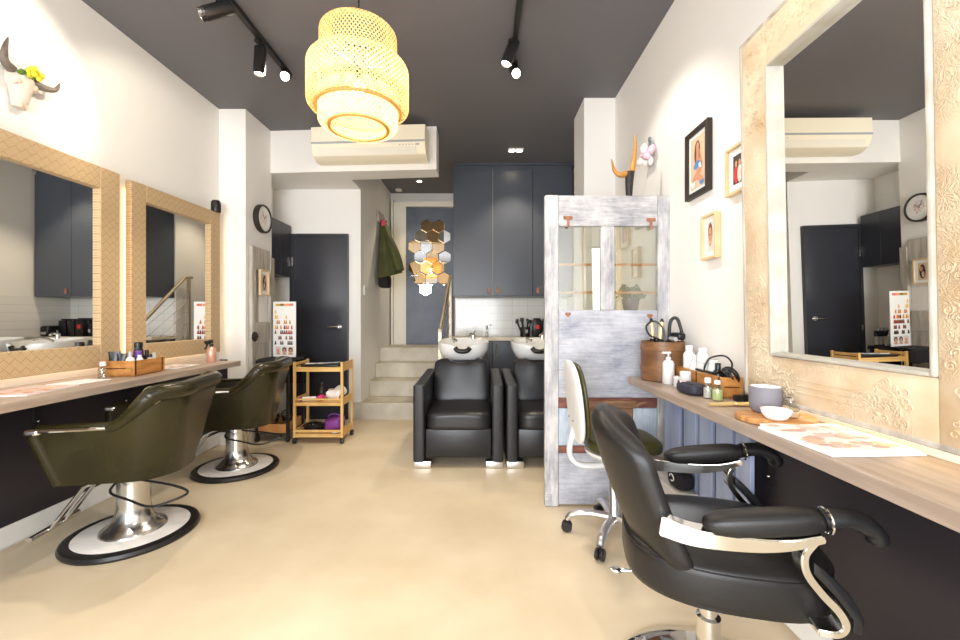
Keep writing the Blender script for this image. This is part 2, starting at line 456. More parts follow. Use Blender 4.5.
# bamboo weave of the pendant: slanting strands with open diamonds
def weave_mat(name, NU, NV, cover):
    m, nt, b = node_mat(name)
    nt.nodes.remove(b); out = nt.nodes['Material Output']
    tc = nt.nodes.new('ShaderNodeTexCoord'); s = nt.nodes.new('ShaderNodeSeparateXYZ'); nt.links.new(tc.outputs['UV'], s.inputs[0])
    a = mnode(nt, 'MULTIPLY', s.outputs['X'], NU); c = mnode(nt, 'MULTIPLY', s.outputs['Y'], NV)
    p1 = mnode(nt, 'FRACT', mnode(nt, 'ADD', a, c)); p2 = mnode(nt, 'FRACT', mnode(nt, 'SUBTRACT', a, c))
    st = mnode(nt, 'MAXIMUM', mnode(nt, 'LESS_THAN', p1, cover), mnode(nt, 'LESS_THAN', p2, cover))
    d = nt.nodes.new('ShaderNodeBsdfDiffuse'); d.inputs[0].default_value = S(240, 206, 146)
    tl = nt.nodes.new('ShaderNodeBsdfTranslucent'); tl.inputs[0].default_value = S(252, 222, 166)
    mx = nt.nodes.new('ShaderNodeMixShader'); mx.inputs[0].default_value = 0.55
    nt.links.new(d.outputs[0], mx.inputs[1]); nt.links.new(tl.outputs[0], mx.inputs[2])
    t = nt.nodes.new('ShaderNodeBsdfTransparent')
    m2 = nt.nodes.new('ShaderNodeMixShader'); nt.links.new(st, m2.inputs[0])
    nt.links.new(t.outputs[0], m2.inputs[1]); nt.links.new(mx.outputs[0], m2.inputs[2]); nt.links.new(m2.outputs[0], out.inputs[0])
    return m
M['weave'] = weave_mat('bamboo_weave', 64, 40, 0.40)
M['weaverim'] = mat('bamboo_rim', S(206, 150, 84), 0.6)

# ================================================================== THE SETTING
XL, XR, ZC, SH = -2.364, 1.137, 3.02, 0.80
BY0 = 3.0
struct(MB().bb(-2.6, 1.4, FRONT_Y - 0.2, 6.4, -0.12, 0.0).build('floor', M['floor'], smooth=False))
struct(MB().bb(-2.6, 1.4, FRONT_Y - 0.2, 6.4, ZC, ZC + 0.12).build('ceiling', M['ceil'], smooth=False))
struct(MB().bb(XL - 0.15, XL, FRONT_Y - 0.2, 6.4, 0, ZC).build('wall_left', M['wall'], smooth=False))
struct(MB().bb(XR, XR + 0.15, FRONT_Y - 0.2, 6.4, 0, ZC).build('wall_right', M['wall'], smooth=False))
# shop front behind the camera: wall round a wide window
w = MB()
w.bb(XL, -2.15, FRONT_Y - 0.15, FRONT_Y, 0, ZC); w.bb(0.55, XR, FRONT_Y - 0.15, FRONT_Y, 0, ZC)
w.bb(-2.15, 0.55, FRONT_Y - 0.15, FRONT_Y, 0, 0.28); w.bb(-2.15, 0.55, FRONT_Y - 0.15, FRONT_Y, 2.30, ZC)
struct(w.build('wall_front', M['wall'], smooth=False))
wn = MB()
for x0, x1 in ((-2.15, -2.1), (-0.82, -0.77), (0.5, 0.55)): wn.bb(x0, x1, FRONT_Y - 0.12, FRONT_Y - 0.06, 0.28, 2.30)
wn.bb(-2.1, 0.5, FRONT_Y - 0.12, FRONT_Y - 0.06, 0.28, 0.34); wn.bb(-2.1, 0.5, FRONT_Y - 0.12, FRONT_Y - 0.06, 2.24, 2.30)
wf = struct(wn.build('window_1', M['blackmetal'], smooth=False))
MB().bb(-2.1, 0.5, FRONT_Y - 0.095, FRONT_Y - 0.088, 0.34, 2.24).build('pane', M['thinglass'], wf, smooth=False)

# pillars, beam, passage wall, back walls
struct(MB().bb(XL, -2.125, 3.686, 4.14, 0, ZC).build('pillar', M['wall'], smooth=False))
struct(MB().bb(0.872, XR, 3.50, 3.88, 0, ZC).build('pillar', M['wall'], smooth=False))
BZ = 2.597
b = MB(); b.prism([(XL, 4.135), (-0.447, 4.02), (-0.447, 4.24), (-1.376, 4.33), (-1.376, 4.66), (XL, 4.66)], BZ, ZC)
struct(b.build('beam', M['wall'], smooth=False))
struct(MB().bb(XL, -1.376, 4.65, 6.3, 0, ZC).build('wall_back', M['wall_warm'], smooth=False))
struct(MB().bb(-1.376, -0.36, 6.20, 6.3, 0, ZC).build('wall_passage', M['wall_warm'], smooth=False))
struct(MB().bb(-0.36, XR, 5.42, 6.3, 0, ZC).build('wall_kitchen', M['wall_warm'], smooth=False))
struct(MB().bb(-0.345, XR - 0.002, 5.408, 5.419, 0.90, 1.40).build('trim_1', M['tile'], smooth=False))
struct(MB().bb(1.116, 1.128, 4.30, 5.405, 0.90, 1.40).build('trim_2', M['tile'], smooth=False))
# concrete steps up to the passage
R = 0.185
st = MB()
for i, (y0) in enumerate((4.68, 4.985, 5.28, 5.50)):
    x0 = -1.374
    st.bb(x0, -0.40, y0, 6.198, i * R, (i + 1) * R, 0.006, 1)
st.bb(-1.50, -1.374, 4.60, 4.648, 0, R); st.bb(-1.374, -0.40, 4.60, 4.69, 0, R)
struct(st.build('trim_3', M['step'], smooth=False))

# baseboards and the dark dado panels under the counters
struct(MB().bb(XL, XL + 0.016, FRONT_Y, 3.685, 0.012, 0.115, 0.003, 1).build('baseboard_left', M['trimwhite'], smooth=False))
struct(MB().bb(XR - 0.016, XR, FRONT_Y, 2.46, 0.012, 0.115, 0.003, 1).build('baseboard_right', M['trimwhite'], smooth=False))
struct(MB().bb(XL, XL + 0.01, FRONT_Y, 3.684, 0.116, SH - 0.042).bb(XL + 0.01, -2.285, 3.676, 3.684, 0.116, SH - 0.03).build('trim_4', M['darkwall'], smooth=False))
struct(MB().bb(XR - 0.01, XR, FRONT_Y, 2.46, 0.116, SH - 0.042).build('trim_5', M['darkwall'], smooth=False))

# black door to the back room
dr = MB()
dr.bb(-2.135, -1.53, 4.615, 4.647, 0.0, 2.06)
d1 = struct(dr.build('door_1', M['door'], smooth=False)); d1.location = (0, 0, 0)
fr = MB(); fr.bb(-2.16, -2.125, 4.60, 4.648, 0, 2.085); fr.bb(-1.542, -1.508, 4.60, 4.648, 0, 2.085); fr.bb(-2.125, -1.542, 4.60, 4.648, 2.05, 2.085)
fr.build('door_frame', M['door'], d1, smooth=False)
h = MB(); h.cyl((-1.60, 4.615, 1.04), (-1.60, 4.60, 1.04), 0.028); h.cyl((-1.60, 4.60, 1.04), (-1.60, 4.57, 1.04), 0.011)
h.tube([(-1.60, 4.57, 1.04), (-1.64, 4.567, 1.04), (-1.73, 4.572, 1.037)], 0.011)
h.build('handle', M['chrome'], d1)
for z in (1.72, 0.85):
    MB().bb(-2.134, -2.120, 4.594, 4.6, z, z + 0.1).build('hinge', M['steel'], d1)

# slate door at the end of the passage, with mirror hexagons; white frame round it
DX0, DX1, DY, DZ0, DZ1 = -1.125, -0.38, 6.075, 0.742, 2.775
piv = Vector((DX0, DY, DZ0))
d2 = struct(MB().bb(DX0, DX1, DY, DY + 0.035, DZ0, DZ1).build('door_2', M['bluedoor'], smooth=False, loc=piv))
DOOR_TILT = math.radians(4.5)
d2.rotation_euler = (0, 0, DOOR_TILT)
rows = [(207, (155, 225)), (268, (120, 190, 258)), (328, (83, 152, 222, 290)), (390, (117, 187, 260)),
        (450, (83, 152, 222, 290)), (515, (113, 183, 255)), (577, (148,))]
BRONZE = {(207, 155), (207, 225), (268, 190), (328, 83), (328, 222), (390, 187), (450, 83), (450, 222), (515, 113), (515, 255)}
HR = 0.1755 / 2 / math.cos(PI / 6) * 0.985
for yy, xs in rows:
    for xx in xs:
        c = at(400 + xx / 5.814, 190 + yy / 5.814, DY)
        if c.x + HR > DX1 - 0.002: continue
        hx = MB(piv)
        hx.prism([(c.x + HR * math.cos(PI / 6 + k * PI / 3), c.z + HR * math.sin(PI / 6 + k * PI / 3)) for k in range(6)], DY - 0.006, DY - 0.001, 'xz', 0.002, 1)
        hx.build('mirror_tile', M['bronze'] if (yy, xx) in BRONZE else M['mirror'], d2, smooth=False)
h = MB(piv); hc = at(411, 276, DY); h.cyl((hc.x, DY, hc.z), (hc.x, DY - 0.05, hc.z), 0.012); h.tube([(hc.x, DY - 0.05, hc.z), (hc.x + 0.11, DY - 0.052, hc.z)], 0.01)
h.build('handle', M['chrome'], d2)
fr = MB(); fr.bb(DX0 - 0.19, DX0 - 0.005, 6.10, 6.198, DZ0, 2.86); fr.bb(DX0 - 0.005, -0.362, 6.06, 6.198, 2.785, 2.86)
struct(fr.build('trim_6', M['cream'], smooth=False))
fr = MB(); fr.bb(DX0 - 0.225, DX0 - 0.195, 6.085, 6.198, DZ0, 2.90); 
struct(fr.build('trim_7', M['cream'], smooth=False))

# steel handrail beside the steps
t = thing('handrail', 'brushed steel handrail with wires running down beside the concrete steps', 'handrail', (-0.46, 5.0, 0))
hr = MB((-0.46, 5.0, 0)); hr.tube([(-0.43, 5.62, 1.70), (-0.43, 5.50, 1.69), (-0.475, 4.72, 1.02), (-0.475, 4.60, 1.00)], 0.021, 12)
hr.build('rail', M['brass'], t)
for y, z0, z1 in ((5.56, 0.742, 1.69), (4.64, 0.187, 1.01)):
    x = -0.43 if y > 5 else -0.475
    MB((-0.46, 5.0, 0)).bb(x - 0.018, x + 0.018, y - 0.018, y + 0.018, z0, z1).build('post', M['brass'], t, smooth=False)
for k in range(5):
    f = (k + 1) / 6
    MB((-0.46, 5.0, 0)).tube([(-0.475, 4.64, 0.22 + 0.8 * f), (-0.43, 5.56, 0.78 + 0.9 * f)], 0.003, 6).build('wire', M['steel'], t)

# downlights
def downlight(name, loc, label, sq=False, n=1, power=12):
    t = thing(name, label, 'ceiling light', loc)
    if sq:
        r = MB(); r.bb(-0.085, 0.085, -0.045, 0.045, -0.012, 0.0); r.build('housing', M['trimwhite'], t, smooth=False)
        for s in (-1, 1): MB().cyl((s * 0.04, 0, -0.013), (s * 0.04, 0, -0.016), 0.028).build('lens', M['lens'], t)
    else:
        MB().lathe([(0.0, -0.002), (0.045, -0.002), (0.05, -0.008), (0.034, -0.012), (0.0, -0.012)]).build('ring', M['trimwhite'], t)
        MB().cyl((0, 0, -0.0125), (0, 0, -0.015), 0.028).build('lens', M['lens'], t)
    d = bpy.data.lights.new('downlight_beam', 'SPOT'); d.energy = power; d.color = (1, 0.84, 0.62); d.spot_size = math.radians(95); d.spot_blend = 0.6; d.shadow_soft_size = 0.03
    o = bpy.data.objects.new('downlight_beam', d); scene.collection.objects.link(o); o.parent = t; o.location = (0, 0, -0.03)
    return t
downlight('twin_downlight', (0.375, 4.58, ZC - 0.001), 'square twin downlight in the grey ceiling before the tall cabinets', True, power=75)
downlight('downlight', (-0.86, 5.62, ZC - 0.001), 'small round downlight glowing in the passage ceiling', power=40)
t = MB(); t.lathe([(0, 0), (0.05, 0), (0.045, -0.025), (0, -0.03)])
tag(t.build('smoke_detector', M['cream'], loc=(0, 0, 0)), 'small round cream smoke detector on the passage ceiling', 'smoke detector').location = (-1.22, 6.0, ZC - 0.001)
# wall switch on the passage wall
t = thing('thermostat', 'small white wall controller on the passage wall below the green coat', 'switch', (-1.374, 4.79, 1.46))
MB().bb(0, 0.015, -0.04, 0.04, -0.055, 0.055, 0.004).build('plate', M['trimwhite'], t)
MB().bb(0.0155, 0.019, -0.02, 0.02, 0.0, 0.035, 0.001).build('display', M['acgrey'], t)

# ---------------------------------------------------------------- kitchen
xs = (-0.35, 0.13, 0.615, 1.10)
for i, lb in enumerate(('tall navy wall cabinet above the left end of the bench, next to the passage',
                        'tall navy wall cabinet in the middle, lit by the twin downlight',
                        'tall navy wall cabinet partly hidden behind the whitewashed door')):
    x0, x1 = xs[i], xs[i + 1]; org = ((x0 + x1) / 2, 5.18, 1.405)
    t = thing('wall_cabinet', lb, 'cabinet', org)
    MB(org).bb(x0 + 0.001, x1 - 0.001, 4.985, 5.406, 1.405, 2.99).build('body', M['navy'], t, smooth=False)
    d = MB(org).bb(x0 + 0.003, x1 - 0.003, 4.963, 4.983, 1.408, 2.93, 0.002, 1).build('door', M['navy'], t, smooth=False)
    kx = {0: x1 - 0.045, 1: x0 + 0.06, 2: x0 + 0.06}[i]
    k = MB(org); k.sbox((kx, 4.952, 1.47), (0.032, 0.02, 0.07), 4); k.build('knob', M['rust'], d)
    if i == 0:
        MB(org).bb(x1 - 0.0028, x1 + 0.0028, 4.958, 4.9625, 1.408, 2.93).build('edge_strip', M['navyline'], t, smooth=False)
struct(MB().bb(-0.35, XR - 0.002, 4.968, 5.40, 2.991, ZC - 0.001).build('trim_8', M['navy'], smooth=False))
xb = (-0.37, 0.125, 0.62, 1.112)
for i, lb in enumerate(('navy base cabinet under the bench, behind the nearer wash chair',
                        'navy base cabinet with bar handle seen between the two wash basins',
                        'navy base cabinet at the hidden right end of the bench')):
    x0, x1 = xb[i], xb[i + 1]; org = ((x0 + x1) / 2, 5.2, 0)
    t = thing('base_cabinet', lb, 'cabinet', org)
    MB(org).bb(x0 + 0.001, x1 - 0.001, 5.04, 5.406, 0.0, 0.858).build('body', M['navy'], t, smooth=False)
    d = MB(org).bb(x0 + 0.003, x1 - 0.003, 5.018, 5.038, 0.10, 0.85, 0.002, 1).build('door', M['navy'], t, smooth=False)
    hx = x1 - 0.05 if i == 0 else x0 + 0.055
    k = MB(org); k.tube([(hx, 5.018, 0.68), (hx, 4.995, 0.68), (hx, 4.995, 0.82), (hx, 5.018, 0.82)], 0.007, 8); k.build('handle', M['steel'], d)
t = thing('kitchen_bench', 'pale laminate kitchen benchtop below the white tiles', 'benchtop', (0.3, 5.2, 0.86))
MB((0.3, 5.2, 0.86)).bb(-0.40, 1.114, 5.0, 5.407, 0.86, 0.90, 0.004, 1).build('top', M['bench'], t, smooth=False)
s = MB((0.3, 5.2, 0.86)); s.bb(0.0, 0.42, 5.08, 5.32, 0.9005, 0.904, 0.002, 1); s.build('sink', M['steel'], t)
fc = at(487, 336, 5.33); fx = fc.x
t = thing('kitchen_tap', 'small chrome tap standing behind the kitchen sink', 'tap', (fx, 5.36, 0.901))
MB().lathe([(0, 0), (0.024, 0), (0.022, 0.02), (0.016, 0.03), (0.016, 0.1), (0.0, 0.11)]).build('body', M['chrome'], t)
MB().tube(bez([(0, 0, 0.09), (0, -0.05, 0.13), (0, -0.12, 0.12), (0, -0.14, 0.09)]), 0.011).build('spout', M['chrome'], t)
MB().tube([(0, 0, 0.11), (0.02, 0.0, 0.125), (0.06, 0, 0.15)], 0.007).build('lever', M['chrome'], t)
# tools and machines on the bench
t = thing('tool_caddy', 'black tub full of brushes and combs on the kitchen bench', 'caddy', (0.545, 5.2, 0.901))
MB().lathe([(0, 0), (0.06, 0), (0.066, 0.12), (0.06, 0.12), (0.055, 0.01), (0, 0.01)], n=20).build('tub', M['blackplastic'], t)
for k in range(7):
    a = k * 0.9; r = 0.04
    b = MB(); p = Vector((r * math.cos(a), r * math.sin(a), 0.02)); q = p + Vector((0.05 * math.cos(a) - 0.02, 0.03 * math.sin(a), 0.17 + 0.012 * (k % 3)))
    b.tube([p, q], 0.007, 8); b.sbox(q, (0.034, 0.016, 0.05), 4, 4)
    b.build('brush', M['blackplastic'], t)
MB().bb(0.0, 0.03, -0.068, -0.066, 0.05, 0.09).build('sticker', M['acgrey'], t, smooth=False)
for lb, x, w_, hh, red in (('black box with a red square label on the kitchen bench', 0.695, 0.105, 0.215, True),
                           ('plain black box on the bench beside the red-labelled one', 0.812, 0.10, 0.205, False),
                           ('plain black box at the end of the row on the kitchen bench', 0.925, 0.10, 0.205, False)):
    t = thing('appliance_box', lb, 'box', (x, 5.22, 0.901), group='black boxes on the kitchen bench')
    MB().bb(-w_ / 2, w_ / 2, -0.09, 0.09, 0, hh, 0.008).build('case', M['blackplastic'], t)
    MB().bb(-w_ / 2 + 0.012, w_ / 2 - 0.012, -0.07, 0.07, hh, hh + 0.02, 0.006).build('lid', M['blackplastic'], t)
    if red: MB().bb(-0.022, 0.022, -0.0925, -0.0905, 0.10, 0.15).build('label', M['reddot'], t, smooth=False)
t = thing('coffee_machine', 'low black machine on the bench, seen in the left mirror', 'machine', (1.03, 5.05, 0.901))
MB().sbox((0, 0.05, 0.07), (0.12, 0.19, 0.14), 6).build('body', M['blackplastic'], t)
MB().bb(-0.04, 0.04, -0.05, -0.044, 0.03, 0.06).build('panel', M['steel'], t)

# small dark cabinet high in the left niche
org = (-2.25, 4.38, 1.593)
t = thing('niche_cabinet', 'small two-door dark cabinet hung high beside the black door', 'cabinet', org)
MB(org).bb(XL + 0.001, -2.163, 4.145, 4.597, 1.593, 2.17).build('body', M['door'], t, smooth=False)
for y0, y1 in ((4.147, 4.369), (4.373, 4.595)):
    MB(org).bb(-2.162, -2.142, y0, y1, 1.593, 2.17, 0.002, 1).build('door', M['door'], t, smooth=False)
sh = MB((-2.265, 4.55, 0.69)); sh.bb(XL + 0.001, -2.17, 4.46, 4.598, 0.68, 0.70)
tag(sh.build('wall_shelf', M['blackmetal'], smooth=False), 'thin black shelf below the niche cabinet, seen in the big mirror', 'shelf').location = (-2.265, 4.55, 0.69)
for k in range(4):
    t = thing('styling_bottle', 'slim black bottle on the thin black shelf, seen in the big mirror', 'bottle', (-2.335 + 0.044 * k, 4.52, 0.701), group='black bottles on the niche shelf')
    MB().lathe([(0, 0), (0.018, 0), (0.018, 0.17), (0.012, 0.185), (0, 0.185)], n=14).build('body', M['bottleblack'], t)
    MB().lathe([(0, 0.186), (0.011, 0.186), (0.011, 0.215), (0, 0.215)], n=14).build('cap', M['acgrey'], t)
    MB().lathe([(0.0184, 0.03), (0.0184, 0.12)], n=14).build('label', M['printgrey'], t)

# split air conditioner on the beam
org = Vector((-1.06, 4.052, 2.80)); ang = math.atan2(4.02 - 4.135, 1.917)
t = thing('air_conditioner', 'cream split air conditioner mounted on the white beam', 'air conditioner', org, ang)
W = 1.09
prof = [(-0.006, -0.145), (-0.10, -0.15), (-0.17, -0.115), (-0.205, -0.05), (-0.215, 0.0), (-0.215, 0.14), (-0.20, 0.148), (-0.006, 0.148)]
MB().prism(prof, -W / 2, W / 2, 'yz', 0.004, 1).build('case', M['accream'], t, ang=30)
MB().bb(-W / 2 + 0.003, W / 2 - 0.003, -0.2185, -0.214, -0.018, 0.0).build('trim_strip', M['acgrey'], t, smooth=False)
fl = MB(); fl.prism([(-0.2105, -0.062), (-0.176, -0.121), (-0.179, -0.124), (-0.214, -0.064)], -W / 2 + 0.07, W / 2 - 0.09, 'yz'); fl.build('louvre', M['cream'], t, smooth=False)
lg = MB()
for k in range(5): lg.bb(0.30 + 0.03 * k, 0.312 + 0.03 * k, -0.2145, -0.2112, -0.045, -0.038)
lg.bb(0.455, 0.49, -0.2145, -0.2112, -0.048, -0.034)
lg.build('indicator', M['acgrey'], t, smooth=False)

# coat on its wooden hook board
org = (-1.374, 5.5, 2.45)
t = thing('coat_rack', 'short wooden hook board on the passage wall holding a green coat', 'coat rack', org)
MB(org).bb(-1.374, -1.345, 5.34, 5.62, 2.40, 2.54, 0.004).build('board', M['driftwood'], t)
for y in (5.45, 5.57):
    MB(org).tube(bez([(-1.354, y, 2.44), (-1.31, y, 2.43), (-1.30, y, 2.46)], 6), 0.008).build('hook', M['blackmetal'], t)
org = (-1.28, 5.45, 1.6)
t = thing('coat', 'olive green coat hanging from the hook board on the passage wall', 'coat', org)
rowsC = []
for i in range(17):
    f = i / 16; z = 2.43 - 0.74 * f
    cy = 5.47 - 0.12 * f; hw = 0.05 + 0.15 * f ** 0.8; dp = 0.035 + 0.125 * f ** 0.85
    cx = -1.372 + 0.012 + dp
    r_ = []
    for k in range(32):
        a = 2 * PI * k / 32
        fold = 1 + 0.10 * math.sin(6 * a + 3 * f) * f
        r_.append((max(-1.372, cx + dp * math.cos(a) * fold), cy + hw * math.sin(a) * (1 + 0.06 * math.sin(7 * a)), z - 0.05 * math.cos(a - 0.6) * f * -1))
    rowsC.append(r_)
MB(org).grid(rowsC, closed_u=True, caps=True).build('body', M['coat'], t, ang=80)
sl = MB(org); sl.tube(bez([(-1.30, 5.42, 2.36), (-1.20, 5.30, 2.16), (-1.09, 5.22, 1.92), (-1.04, 5.20, 1.74)], 6), 0.05, 12, radii=[0.03 + 0.025 * min(1, k / 9) for k in range(19)]); sl.build('sleeve', M['coat'], t)
ln = MB(org); ln.sbox((-1.27, 5.36, 1.61), (0.14, 0.22, 0.16), 5); ln.build('lining', M['blackcloth'], t)
MB(org).sbox((-1.30, 5.40, 2.38), (0.05, 0.05, 0.09), 4).build('tag', M['pinktag'], t)

# ================================================================== LAMPS
# pendant of woven bamboo
PX, PY = -0.625, 2.08
org = (PX, PY, 2.105)
t = thing('pendant_lamp', 'big woven bamboo pendant lamp hanging from the grey ceiling', 'lamp', org)
def shade(name, prof, m):
    me = bpy.data.meshes.new(name); bm = bmesh.new(); uvl = bm.loops.layers.uv.new('UVMap'); n = 72
    L = [0.0]
    for a, c in zip(prof, prof[1:]): L.append(L[-1] + math.hypot(c[0] - a[0], c[1] - a[1]))
    V = [[bm.verts.new((r * math.cos(2 * PI * k / n), r * math.sin(2 * PI * k / n), z)) for k in range(n)] for r, z in prof]
    for i in range(len(prof) - 1):
        for k in range(n):
            f = bm.faces.new((V[i][k], V[i][(k + 1) % n], V[i + 1][(k + 1) % n], V[i + 1][k])); f.smooth = True
            for lp, (uu, vv) in zip(f.loops, ((k / n, L[i]), ((k + 1) / n, L[i]), ((k + 1) / n, L[i + 1]), (k / n, L[i + 1]))): lp[uvl].uv = (uu, vv)
    bm.to_mesh(me); bm.free(); me.materials.append(m)
    o = bpy.data.objects.new(name, me); scene.collection.objects.link(o); o.parent = t
    return o
def arc(cx, cz, r, a0, a1, n=6): return [(cx + r * math.cos(math.radians(a0 + (a1 - a0) * k / n)), cz + r * math.sin(math.radians(a0 + (a1 - a0) * k / n))) for k in range(n + 1)]
lower = [(0.137, 0.0)] + arc(0.165, 0.03, 0.03, -90, 0) + [(0.195, 0.17)]
drum = [(0.195, 0.088)] + arc(0.215, 0.123, 0.035, -90, 0) + [(0.25, 0.20), (0.25, 0.27)] + arc(0.21, 0.285, 0.04, 0, 90) + [(0.16, 0.325)]
upper = [(0.19, 0.31), (0.19, 0.45)] + arc(0.163, 0.46, 0.027, 0, 90) + [(0.137, 0.487)]
inner = [(0.135, 0.01), (0.137, 0.20), (0.137, 0.47)]
shade('lower_shade', lower, M['weave']); shade('drum_shade', drum, M['weave']); shade('upper_shade', upper, M['weave'])
for r, z, rr in ((0.143, 0.004, 0.009), (0.139, 0.487, 0.006), (0.194, 0.313, 0.006), (0.206, 0.090, 0.009)):
    MB().tube([(r * math.cos(2 * PI * k / 40), r * math.sin(2 * PI * k / 40), z) for k in range(40)], rr, 8, closed=True).build('rim', M['weaverim'], t)
MB().sphere((0, 0, 0.20), 0.032, (1, 1, 1.2)).build('bulb', M['bulb'], t)
MB().cyl((0, 0, 0.245), (0, 0, 0.31), 0.02).build('socket', M['blackplastic'], t)
MB().cyl((0, 0, 0.31), (0, 0, ZC - org[2] - 0.03), 0.004, n=8).build('cord', M['blackplastic'], t)
sp = MB()
for k in range(3):
    a = k * 2 * PI / 3; sp.tube([(0.012 * math.cos(a), 0.012 * math.sin(a), 0.315), (0.19 * math.cos(a), 0.19 * math.sin(a), 0.315)], 0.0025, 6)
sp.build('spider', M['steel'], t)
MB().lathe([(0, 0), (0.05, 0), (0.05, -0.02), (0.02, -0.03), (0, -0.03)], (0, 0, ZC - org[2] - 0.001), 24).build('canopy', M['blackplastic'], t)
d = bpy.data.lights.new('pendant_glow', 'POINT'); d.energy = 17; d.color = (1.0, 0.77, 0.50); d.shadow_soft_size = 0.04
o = bpy.data.objects.new('pendant_glow', d); scene.collection.objects.link(o); o.parent = t; o.location = (0, 0, 0.15)

# track lights
def track(x, y0, y1, label):
    t = MB(); t.bb(x - 0.018, x + 0.018, y0, y1, ZC - 0.034, ZC - 0.001, 0.003, 1)
    tag(t.build('light_track', M['blackmetal'], smooth=False, loc=(x, y1, ZC)), label, 'light track', 'ceiling light tracks')
track(-1.475, -1.2, 3.06, 'black ceiling light track on the left side of the room')
track(0.22, -1.2, 3.0, 'black ceiling light track on the right side of the room')
def spot(x, y, aim, label, power, size=60, tx=None, stem=0.10, col=(1.0, 0.90, 0.76), lit=True):
    """a cylinder head on a short stem below the track, turned towards aim"""
    tx = x if tx is None else tx
    c = Vector((tx, y, ZC - 0.036 - stem))
    t = thing('spotlight', label, 'spotlight', (tx, y, ZC - 0.036), group='black track spotlights')
    st = MB((tx, y, ZC - 0.036)); st.bb(tx - 0.016, tx + 0.016, y - 0.04, y + 0.04, ZC - 0.052, ZC - 0.0365); st.cyl((tx, y, ZC - 0.05), c, 0.008, n=10); st.build('stem', M['blackmetal'], t)
    dr = (Vector(aim) - c).normalized()
    q = dr.to_track_quat('-Z', 'Y').to_matrix().to_4x4()
    hd = MB((tx, y, ZC - 0.036)); mx = Matrix.Translation(c) @ q
    hd.lathe([(0, 0.085), (0.034, 0.085), (0.038, 0.08), (0.038, -0.07), (0.035, -0.072), (0.035, -0.095), (0.030, -0.095), (0.028, -0.075), (0, -0.075)], (0, 0, 0), 24, mx)
    hd.build('head', M['blackmetal'], t)
    ln = MB((tx, y, ZC - 0.036)); ln.lathe([(0, -0.083), (0.0275, -0.083), (0.0275, -0.0765), (0, -0.0765)], (0, 0, 0), 20, mx); ln.build('lens', M['lens'], t)
    d = bpy.data.lights.new('spot_beam', 'SPOT'); d.energy = power; d.color = col; d.spot_size = math.radians(size); d.spot_blend = 0.55; d.shadow_soft_size = 0.03
    o = bpy.data.objects.new('spot_beam', d); scene.collection.objects.link(o)
    o.parent = t; o.matrix_local = Matrix.Translation(-Vector((tx, y, ZC - 0.036))) @ Matrix.Translation(c + dr * 0.11) @ q
    return t
spot(-1.50, 2.32, (-2.33, 1.98, 2.35), 'black track spotlight turned to the cow skull on the left wall', 30, 75, stem=0.10)
spot(-1.485, 2.74, (-1.60, 2.65, 0.0), 'black track spotlight hanging straight down beside the bamboo lamp', 70, 75, stem=0.12)
spot(-1.445, 3.02, (-0.75, 1.2, 1.7), 'lit spotlight at the end of the left track, facing the camera', 60, 80, stem=0.055)
spot(0.19, 2.74, (-0.9, 2.3, 0.0), 'black spotlight on the right track, tilted down to the left', 70, 80, stem=0.065)
spot(0.24, 2.97, (0.30, 1.2, 1.5), 'lit spotlight at the end of the right track, facing the camera', 60, 80, stem=0.055)
spot(0.22, 2.14, (1.13, 2.50, 1.45), 'unseen track spotlight added to brighten the right wall with the pictures', 38, 84, stem=0.05, col=(1.0, 0.95, 0.87))  # extra head out of view, put in to lift the right wall
spot(-1.475, 1.95, (-2.36, 3.25, 1.9), 'unseen track spotlight added to brighten the left wall above the mirrors', 35, 82, stem=0.05, col=(1.0, 0.90, 0.74))  # added wash from above the view, lightens the left wall
# unseen heads added towards the shop window for the light they give
spot(-1.475, 0.9, (-2.3, 0.9, 1.3), 'unseen track spotlight added to light the front of the left counter', 55, 80)
spot(0.22, 1.2, (1.1, 1.25, 1.0), 'unseen track spotlight added to light the big carved mirror', 22, 80)
spot(0.22, 0.2, (-0.3, 1.0, 0.0), 'unseen track spotlight added to light the open floor near the shop window', 45, 85)

# ================================================================== LEFT SIDE
def counter(name, x0, x1, y0, y1, label, by, side):
    org = ((x0 + x1) / 2, (y0 + y1) / 2, SH)
    t = thing(name, label, 'counter', org)
    MB(org).bb(x0, x1, y0, y1, SH - 0.04, SH, 0.002, 1).build('top', M['shelfwood'], t, smooth=False)
    for y in by:
        b = MB(org); xw = x0 + 0.011 if side < 0 else x1 - 0.011; s = 1 if side < 0 else -1
        b.bb(xw, xw + s * 0.008, y - 0.02, y + 0.02, SH - 0.30, SH - 0.041); b.bb(xw, xw + s * 0.24, y - 0.02, y + 0.02, SH - 0.049, SH - 0.041)
        b.build('bracket', M['blackmetal'], t, smooth=False)
        sc_ = MB(org)
        for z in (0.10, 0.2, 0.27): sc_.sphere((xw + s * 0.009, y, SH - z), 0.006, n=8)
        sc_.build('screw', M['steel'], t)
counter('styling_counter', XL + 0.001, -1.935, FRONT_Y + 0.01, 3.29, 'long grey oak styling counter along the left wall', (0.6, 2.165, 2.70), -1)
counter('styling_counter', 0.86, XR - 0.001, FRONT_Y + 0.01, 2.415, 'long grey oak styling counter along the right wall', (0.3, 1.597), 1)

